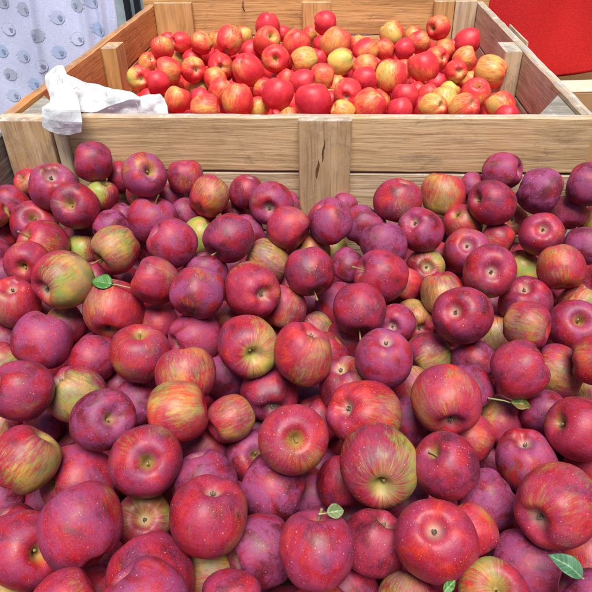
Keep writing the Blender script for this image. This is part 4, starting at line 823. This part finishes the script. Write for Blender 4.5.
# corner strap chip on the right rim
fp(board(far, 'rim_splinter', (.5640, .62, .001), (.20, .004, .012), 'pale', (0, 0, R(90)), 97))

near = empty('wooden_bin', (0, -.62, -.76))
tag(near, 'wooden bin at the front brimming with dark purple-red apples, its left side just in frame', 'wooden bin', 'wooden apple bins')
def np_(o): o.matrix_parent_inverse = Matrix.Translation((0, .62, .76)); return o
for sx, mt in ((-1, 'grey'), (1, 'brown')):
    zc = -.031
    for i, w in enumerate([.125, .128, .128, .128, .128]):
        np_(board(near, 'board', (sx * (.5675 if sx < 0 else .640), -.591, zc - w / 2), (1.138, .022, w), mt, (0, 0, R(90)), 120 + i + sx * 3))
        zc -= w + .004
zc = -.035
for i, w in enumerate([.125, .128, .128, .128, .128]):
    np_(board(near, 'board', (.03, -1.172, zc - w / 2), (1.236, .022, w), 'tan', (0, 0, 0), 140 + i)); zc -= w + .004
np_(board(near, 'bin_floor', (.03, -.61, -.72), (1.19, 1.09, .02), 'brown', (0, 0, 0), 150))

# ------------------------------------------------------------------ plastic bag
BAG_A = [[(-0.454, -0.066, -0.002), (-0.44, -0.07, -0.01), (-0.425, -0.072, -0.015), (-0.404, -0.07, -0.017), (-0.383, -0.066, -0.013)], [(-0.449, -0.068, 0.016), (-0.431, -0.074, 0.013), (-0.413, -0.078, 0.012), (-0.393, -0.076, 0.01), (-0.376, -0.068, 0.007)], [(-0.448, -0.062, 0.031), (-0.427, -0.072, 0.032), (-0.409, -0.076, 0.032), (-0.392, -0.072, 0.03), (-0.378, -0.06, 0.026)], [(-0.441, -0.04, 0.034), (-0.423, -0.052, 0.04), (-0.41, -0.056, 0.041), (-0.397, -0.052, 0.042), (-0.386, -0.04, 0.04)], [(-0.448, -0.02, 0.037), (-0.431, -0.034, 0.045), (-0.417, -0.036, 0.051), (-0.408, -0.034, 0.054), (-0.4, -0.02, 0.054)], [(-0.46, 0.0, 0.054), (-0.443, -0.01, 0.058), (-0.433, -0.006, 0.059), (-0.421, -0.006, 0.061), (-0.415, 0.004, 0.06)], [(-0.462, 0.012, 0.067), (-0.446, 0.002, 0.073), (-0.44, 0.012, 0.072), (-0.427, 0.004, 0.073), (-0.42, 0.012, 0.071)], [(-0.449, 0.02, 0.079), (-0.44, 0.015, 0.083), (-0.436, 0.018, 0.084), (-0.431, 0.018, 0.085), (-0.427, 0.02, 0.084)], [(-0.451, 0.035, 0.072), (-0.443, 0.03, 0.073), (-0.44, 0.035, 0.072), (-0.436, 0.035, 0.07), (-0.431, 0.035, 0.066)]]
BAG_B = [[(-0.442, 0.05, 0.062), (-0.422, 0.05, 0.054), (-0.4, 0.055, 0.044), (-0.379, 0.06, 0.036), (-0.356, 0.06, 0.03), (-0.328, 0.06, 0.025), (-0.302, 0.06, 0.015)], [(-0.438, 0.04, 0.044), (-0.417, 0.035, 0.041), (-0.397, 0.04, 0.034), (-0.376, 0.045, 0.027), (-0.352, 0.045, 0.025), (-0.331, 0.05, 0.019), (-0.301, 0.05, 0.016)], [(-0.431, 0.03, 0.024), (-0.412, 0.022, 0.024), (-0.397, 0.03, 0.018), (-0.375, 0.03, 0.015), (-0.356, 0.035, 0.012), (-0.334, 0.045, 0.014), (-0.302, 0.045, 0.016)], [(-0.42, 0.015, -0.003), (-0.406, 0.01, -0.001), (-0.391, 0.012, -0.002), (-0.379, 0.018, -0.003), (-0.362, 0.03, 0.002), (-0.338, 0.04, 0.009), (-0.304, 0.045, 0.015)]]
BAG_C = [[(-0.418, 0.06, 0.006), (-0.39, 0.06, 0.004), (-0.362, 0.065, 0.005), (-0.333, 0.065, 0.011), (-0.304, 0.065, 0.013), (-0.28, 0.07, 0.015), (-0.264, 0.07, 0.016), (-0.255, 0.07, 0.007)], [(-0.417, 0.05, -0.005), (-0.388, 0.05, -0.004), (-0.361, 0.055, -0.004), (-0.332, 0.055, -0.0), (-0.303, 0.055, 0.002), (-0.278, 0.055, 0.002), (-0.264, 0.06, 0.0), (-0.25, 0.06, -0.004)], [(-0.417, 0.04, -0.019), (-0.388, 0.04, -0.019), (-0.361, 0.045, -0.021), (-0.333, 0.045, -0.021), (-0.304, 0.045, -0.021), (-0.281, 0.05, -0.022), (-0.265, 0.05, -0.022), (-0.248, 0.05, -0.02)]]
BAG_INK = [[(-0.428, -0.012, 0.077), (-0.424, -0.012, 0.07), (-0.431, -0.012, 0.063), (-0.429, -0.012, 0.055)], [(-0.425, -0.012, 0.066), (-0.419, -0.012, 0.068), (-0.423, -0.012, 0.059)], [(-0.423, 0.022, 0.045), (-0.419, 0.022, 0.04), (-0.41, 0.022, 0.043), (-0.407, 0.022, 0.038)], [(-0.418, 0.018, 0.029), (-0.41, 0.018, 0.035), (-0.408, 0.018, 0.027), (-0.416, 0.018, 0.022), (-0.418, 0.018, 0.029)], [(-0.383, 0.026, 0.04), (-0.378, 0.026, 0.035), (-0.371, 0.026, 0.038)], [(-0.395, 0.03, 0.05), (-0.395, 0.03, 0.043), (-0.386, 0.03, 0.047)], [(-0.362, 0.028, 0.03), (-0.357, 0.028, 0.024), (-0.357, 0.028, 0.034)], [(-0.306, 0.04, 0.007), (-0.303, 0.04, 0.001), (-0.306, 0.04, -0.007), (-0.298, 0.04, -0.005)], [(-0.361, 0.03, -0.002), (-0.352, 0.03, 0.0), (-0.349, 0.03, -0.004)]]

def sheet(rows, name, parent, mat, sub=2, thick=.00025, wr=.003, seed=0):
    bm = bmesh.new()
    g = [[bm.verts.new(p) for p in r] for r in rows]
    for a, b in zip(g, g[1:]):
        for k in range(len(a) - 1): bm.faces.new((a[k], a[k + 1], b[k + 1], b[k]))
    bmesh.ops.subdivide_edges(bm, edges=bm.edges[:], cuts=5, use_grid_fill=True)
    for _ in range(1): bmesh.ops.smooth_vert(bm, verts=[v for v in bm.verts if not v.is_boundary], factor=.5, use_axis_x=True, use_axis_y=True, use_axis_z=True)
    bm.normal_update()
    for v in bm.verts:
        c = v.co
        q = Vector((c.x * 45 + seed, c.y * 45, c.z * 45)); d = 1.1 * noise.cell(q * .0) * 0 + noise.voronoi(q, distance_metric='DISTANCE')[0][0] * 1.6 - .5
        v.co = c + v.normal * d * wr
    me = bpy.data.meshes.new(name); bm.to_mesh(me); bm.free()
    o = link(name, me, parent, mat)
    m = o.modifiers.new('thick', 'SOLIDIFY'); m.thickness = thick
    return o
bag = empty('plastic_bag', (-.44, .0, .01))
tag(bag, 'crumpled thin white plastic bag draped over the divider at its left end', 'plastic bag')
def bp_(o): o.matrix_parent_inverse = Matrix.Translation((.44, 0, -.01)); return o
bp_(sheet(BAG_A, 'bag_flap', bag, M['bag'], wr=.0018, seed=2))
bp_(sheet(BAG_B, 'bag_tail', bag, M['bagthin'], wr=.005, seed=9))
bp_(sheet(BAG_C, 'bag_tail', bag, M['bagthin'], wr=.006, seed=14))
bm = bmesh.new()
inks = []
for s in BAG_INK:
    bm = bmesh.new(); tube(bm, catmull(s, 5), .0006, 5)
    me = bpy.data.meshes.new('faded_print'); bm.to_mesh(me); bm.free(); smooth(me); bp_(link('faded_print', me, bag, M['print']))


# ------------------------------------------------------------------ leaves
def leaf(loc, axis, nrm, length, width, mat, label, fold=.25, curl=.25, petiole=.6, seed=0, wave=.03):
    rnd = random.Random(seed); nx, ny = 16, 8; bm = bmesh.new(); g = []
    for i in range(nx + 1):
        t = i / nx; hw = width / 2 * (math.sin(math.pi * min(1, t ** .8 * .98 + .02)) ** .75) * (1 + .02 * math.sin(i * 1.7)); row = []
        for j in range(ny + 1):
            s = j / ny * 2 - 1
            x = t * length; y = s * hw
            z = -curl * length * (t - .4) ** 2 + abs(s) * hw * fold + wave * length * math.sin(t * 9 + s * 2 + seed)
            row.append(bm.verts.new((x, y, z)))
        g.append(row)
    for a, b in zip(g, g[1:]):
        for k in range(ny): bm.faces.new((a[k], a[k + 1], b[k + 1], b[k]))
    bmesh.ops.remove_doubles(bm, verts=bm.verts, dist=1e-5)
    me = bpy.data.meshes.new('leaf'); bm.to_mesh(me); bm.free(); smooth(me)
    o = link('leaf', me, None, M[mat]); mo = o.modifiers.new('t', 'SOLIDIFY'); mo.thickness = .0004
    z = Vector(nrm).normalized(); x = Vector(axis); x = (x - z * x.dot(z)).normalized(); y = z.cross(x)
    o.matrix_world = Matrix.Translation(loc) @ Matrix((x, y, z)).transposed().to_4x4()
    tag(o, label, 'leaf', 'loose apple leaves')
    if petiole:
        bm = bmesh.new(); tube(bm, [(t * length, .0, -.0004 - curl * length * .16 * (1 if t > -.01 else 1) + math.sin(-t * 4) * .002) for t in (0.05, -.1, -.3, -petiole)], [.0007, .0008, .0009, .0012], 6)
        mp = bpy.data.meshes.new('petiole'); bm.to_mesh(mp); bm.free(); smooth(mp); link('petiole', mp, o, plain('leaf_stalk', (.36, .36, .16), .6))
    return o
for L in LEAVES: leaf(*L)

# ------------------------------------------------------------------ sheep-print cloth
def drape(name, path, z0, z1, fold, mats, nz=60):
    """hanging cloth: path = list of (x, y); fold(s, z) = offset along the outward normal"""
    pts = []; acc = 0; P = [Vector((a, b, 0)) for a, b in path]
    segs = [(P[i + 1] - P[i]) for i in range(len(P) - 1)]; total = sum(s.length for s in segs); n = int(total / .006)
    out = []
    for i in range(n + 1):
        s = total * i / n; a = s; k = 0
        while k < len(segs) - 1 and a > segs[k].length: a -= segs[k].length; k += 1
        p = P[k] + segs[k].normalized() * a
        d = Vector((0, 0, 0))
        for q in range(-4, 5):       # soft corner
            ss = max(0, min(total - 1e-4, s + q * .01)); aa = ss; kk = 0
            while kk < len(segs) - 1 and aa > segs[kk].length: aa -= segs[kk].length; kk += 1
            d += segs[kk].normalized()
        d.normalize(); out.append((s, p, Vector((d.y, -d.x, 0))))
    bm = bmesh.new(); uvl = bm.loops.layers.uv.new('UVMap'); g = []
    for j in range(nz + 1):
        z = z0 + (z1 - z0) * j / nz
        g.append([(bm.verts.new(p + nn * fold(s, z) + Vector((0, 0, z))), s, z) for s, p, nn in out])
    for a, b in zip(g, g[1:]):
        for k in range(n):
            q = (a[k], a[k + 1], b[k + 1], b[k]); f = bm.faces.new([t[0] for t in q])
            for lp, t in zip(f.loops, q): lp[uvl].uv = (t[1], t[2])
    return bm, uvl, out
def f_white(s, z):
    x = -1.75 + s
    v = .010 * math.sin(s * 9 + z * 2) + .006 * math.sin(s * 23 + z * 5) + .003 * noise.noise(Vector((s * 12, z * 7, 2)))
    v += .016 * math.exp(-((x + .875 - z * .10) / .012) ** 2)
    for c, w, a in ((-.71, .018, .022), (-.655, .014, .026), (-.62, .012, .02)):
        v += a * math.exp(-((x - c - z * .05) / w) ** 2)
    return v
bm, uvl, outp = drape('sheep_cloth', [(-1.75, .90), (-.612, .90), (-1.1, 1.02)], -.74, .16, f_white, None)
bm.normal_update()
def cloth_pt(x, z, lift):
    s = x + 1.75
    return Vector((x, .90 - f_white(s, z) - lift, z))
def poly(pts2, lift, mi):
    cx = sum(p[0] for p in pts2) / len(pts2); cz = sum(p[1] for p in pts2) / len(pts2)
    nr = 5 if len(pts2) > 20 else 2; prev = None; n = len(pts2)
    for q in range(nr, 0, -1):
        cur = [bm.verts.new(cloth_pt(cx + (x - cx) * q / nr, cz + (z - cz) * q / nr, lift)) for x, z in pts2]
        fs = [bm.faces.new((prev[k], prev[(k + 1) % n], cur[(k + 1) % n], cur[k])) for k in range(n)] if prev else []
        if q == 1:
            c = bm.verts.new(cloth_pt(cx, cz, lift)); fs += [bm.faces.new((cur[k], cur[(k + 1) % n], c)) for k in range(n)]
        for f in fs:
            f.material_index = mi
            for lp in f.loops: lp[uvl].uv = (lp.vert.co.x, lp.vert.co.z)
        prev = cur
def blob(cx, cz, rx, rz, rot, n=40, sc=.0, k=9):
    o = []
    for i in range(n):
        a = 6.2832 * i / n; m = 1 + sc * abs(math.sin(a * k / 2)); x = rx * m * math.cos(a); z = rz * m * math.sin(a)
        o.append((cx + x * math.cos(rot) - z * math.sin(rot), cz + x * math.sin(rot) + z * math.cos(rot)))
    return o
def sheep(cx, cz, kind, flip, rot, r=.021):
    mi = {'g': 1, 'b': 2, 'p': 3, 'o': 4}[kind]
    if kind == 'o':
        poly(blob(cx, cz, r, r * .92, rot, 44, .07), .0012, 6); poly(blob(cx, cz, r * .95, r * .87, rot, 44, .07), .0020, 0)
    else: poly(blob(cx, cz, r, r * .92, rot, 44, .07), .0012, mi)
    hx = cx + flip * r * .38 * math.cos(rot); hz = cz - r * .10
    poly(blob(hx, hz, r * .26, r * .38, rot + .2 * flip), .0028, 4)
    poly(blob(hx - r * .3, hz + r * .18, r * .10, r * .05, rot, 12), .0028, 4); poly(blob(hx + r * .3, hz + r * .18, r * .10, r * .05, rot, 12), .0028, 4)
    for q in (-.32, .25):
        lx = cx - flip * r * (1.12); lz = cz + r * q
        poly(blob(lx, lz, r * .20, r * .035, rot, 10), .0012, 5)

SHW = [(-0.897,0.028,'g',1),(-0.797,0.002,'p',1),(-0.728,0.036,'g',-1),(-0.970,-0.034,'o',1),(-0.872,-0.049,'g',-1),(-0.748,-0.064,'o',1),(-0.816,-0.102,'b',1),(-0.944,-0.117,'p',1),(-1.010,-0.177,'g',-1),(-0.932,-0.207,'b',1),(-0.673,-0.035,'b',1),(-0.885,-0.145,'o',1),(-0.965,0.048,'g',1),(-0.678,0.046,'p',1),(-1.017,-0.247,'p',1),(-1.017,-0.101,'b',1),]
for cx, cz, k, fl in SHW: sheep(cx, cz, k, fl, .25 * math.sin(cx * 40))
rs = random.Random(4)
for i in range(-10, 3):
    for j in range(-8, 2):
        cx = -.98 - .10 * (i + 10) - (j % 2) * .05; cz = .11 - (j + 8) * .085
        if cx < -1.08 and cx > -1.7: sheep(cx, cz, rs.choice('gbpo'), rs.choice((1, -1)), rs.uniform(-.3, .3))
        cx2 = -.65 - .10 * (i + 10) - (j % 2) * .05
        if cz < -.36 and cx2 > -1.06: sheep(cx2, cz, rs.choice('gbpo'), rs.choice((1, -1)), rs.uniform(-.3, .3))
me = bpy.data.meshes.new('sheep_print_cloth'); bm.to_mesh(me); bm.free(); smooth(me)
for k in ('muslin', 'sheepgrey', 'sheepblue', 'sheeppale', 'sheephead', 'sheepleg', 'sheepring'): me.materials.append(M[k])
tag(link('printed_cloth', me), 'pale bluish-white muslin cloth printed with small grey sheep, hanging at upper left', 'cloth')

# dark frame with pale panel seen between cloth and bin
rack = empty('display_rack', (-.75, 1.6, -.75)); tag(rack, 'dark rack with upright posts and a pale panel, glimpsed between sheep cloth and far bin', 'rack')
def rp_(o): o.matrix_parent_inverse = Matrix.Translation((.75, -1.6, .75)); return o
def boxm(name, x0, x1, y0, y1, z0, z1, mat, parent, bev=.003):
    bm = bmesh.new(); bmesh.ops.create_cube(bm, size=1, matrix=Matrix.Translation(((x0 + x1) / 2, (y0 + y1) / 2, (z0 + z1) / 2)) @ Matrix.Diagonal((x1 - x0, y1 - y0, z1 - z0, 1)))
    bmesh.ops.bevel(bm, geom=bm.edges[:], offset=bev, segments=2, affect='EDGES')
    me = bpy.data.meshes.new(name); bm.to_mesh(me); bm.free(); return link(name, me, parent, M[mat])
for x in (-.795, -.752): rp_(boxm('upright', x - .012, x + .012, 1.58, 1.604, -.75, .3, 'black', rack))
rp_(boxm('panel', -1.1, -.45, 1.64, 1.66, -.6, .3, 'panel', rack))
rp_(boxm('crossbar', -1.1, -.45, 1.606, 1.63, -.30, -.27, 'black', rack))

# ------------------------------------------------------------------ red cover and cardboard box
def f_red(s, z): return .026 * math.sin(s * 9 + z * 2) + .012 * math.sin(s * 23 - z * 3) + .004 * noise.noise(Vector((s * 5, z * 5, 4)))
bm, uvr, _ = drape('red', [(.50, 1.42), (.60, 1.30), (1.9, 1.24)], -.30, .25, f_red, None, 50)
for v in bm.verts:
    if v.co.z < .26: v.co.z += (v.co.x - .93) * .17 * max(0, min(1, (.1 - v.co.z) / .4)) + .006 * noise.noise(Vector((v.co.x * 7, 0, 0)))
me = bpy.data.meshes.new('red_cover'); bm.to_mesh(me); bm.free(); smooth(me)
rc = tag(link('red_cover', me, None, M['red']), 'bright red textured cover hanging behind the far bin at upper right', 'cloth')
rc.modifiers.new('t', 'SOLIDIFY').thickness = .002
cb = empty('cardboard_box', (1.2, 1.3, -.75)); cb.rotation_euler.z = R(6)
tag(cb, 'brown cardboard box with a pale top edge, below the red cover at right', 'box')
def cbx(name, x0, x1, y0, y1, z0, z1, mat): 
    o = boxm(name, x0, x1, y0, y1, z0, z1, mat, cb, .0015)
cbx('box_wall', -.36, .40, -.16, -.155, 0, .445, 'card'); cbx('box_wall', -.36, -.355, -.154, .30, 0, .445, 'card')
cbx('box_wall', -.354, .40, .30, .305, 0, .445, 'card'); cbx('box_flap', -.36, .40, -.154, -.02, .4465, .451, 'cardtop'); cbx('box_base', -.353, .39, -.153, .298, .002, .008, 'card')

# ------------------------------------------------------------------ ground
bm = bmesh.new(); bmesh.ops.create_grid(bm, x_segments=8, y_segments=8, size=60)
me = bpy.data.meshes.new('ground'); bm.to_mesh(me); bm.free(); gr = link('ground', me, None, M['dirt']); gr.location.z = -.76; gr['kind'] = 'structure'

# ------------------------------------------------------------------ camera and light
cam = bpy.data.cameras.new('camera'); co = bpy.data.objects.new('camera', cam); col.objects.link(co); scene.camera = co
cam.sensor_width = 36; cam.lens = 613.15964 / 592 * 36; cam.clip_start = .02; cam.clip_end = 300
rt = Vector((0.99781496, 0.06323109, -0.01916063)); up = Vector((-0.02102464, 0.57880349, 0.81519598)); fw = Vector((-0.06263597, 0.8130119, -0.57886819))
co.matrix_world = Matrix.Translation(CAM) @ Matrix((rt, up, -fw)).transposed().to_4x4()
w = bpy.data.worlds.new('World'); scene.world = w; w.use_nodes = True
nt = w.node_tree; nt.nodes.clear()
sky = nt.nodes.new('ShaderNodeTexSky'); sky.sky_type = 'NISHITA'; sky.sun_disc = False
EL, AZ = 70, 172           # sun elevation, compass direction it shines from (0 = +y, 90 = +x)
sky.sun_elevation = R(EL); sky.sun_rotation = R(AZ); sky.air_density = 1.0; sky.dust_density = 1.2; sky.ozone_density = 1.2
bg = nt.nodes.new('ShaderNodeBackground'); bg.inputs[1].default_value = .065
ou = nt.nodes.new('ShaderNodeOutputWorld'); nt.links.new(sky.outputs[0], bg.inputs[0]); nt.links.new(bg.outputs[0], ou.inputs[0])
sl = bpy.data.lights.new('sun', 'SUN'); sl.energy = 3.8; sl.angle = R(32); sl.color = (1, .95, .87)
so = bpy.data.objects.new('sun', sl); col.objects.link(so)
d = Vector((math.sin(R(AZ)) * math.cos(R(EL)), math.cos(R(AZ)) * math.cos(R(EL)), math.sin(R(EL))))
so.rotation_euler = (-d).to_track_quat('-Z', 'Y').to_euler()
vs = scene.view_settings; vs.view_transform = 'Standard'; vs.look = 'None'; vs.gamma = 1; vs.exposure = 0.55
scene.cycles.max_bounces = 6; scene.cycles.diffuse_bounces = 2
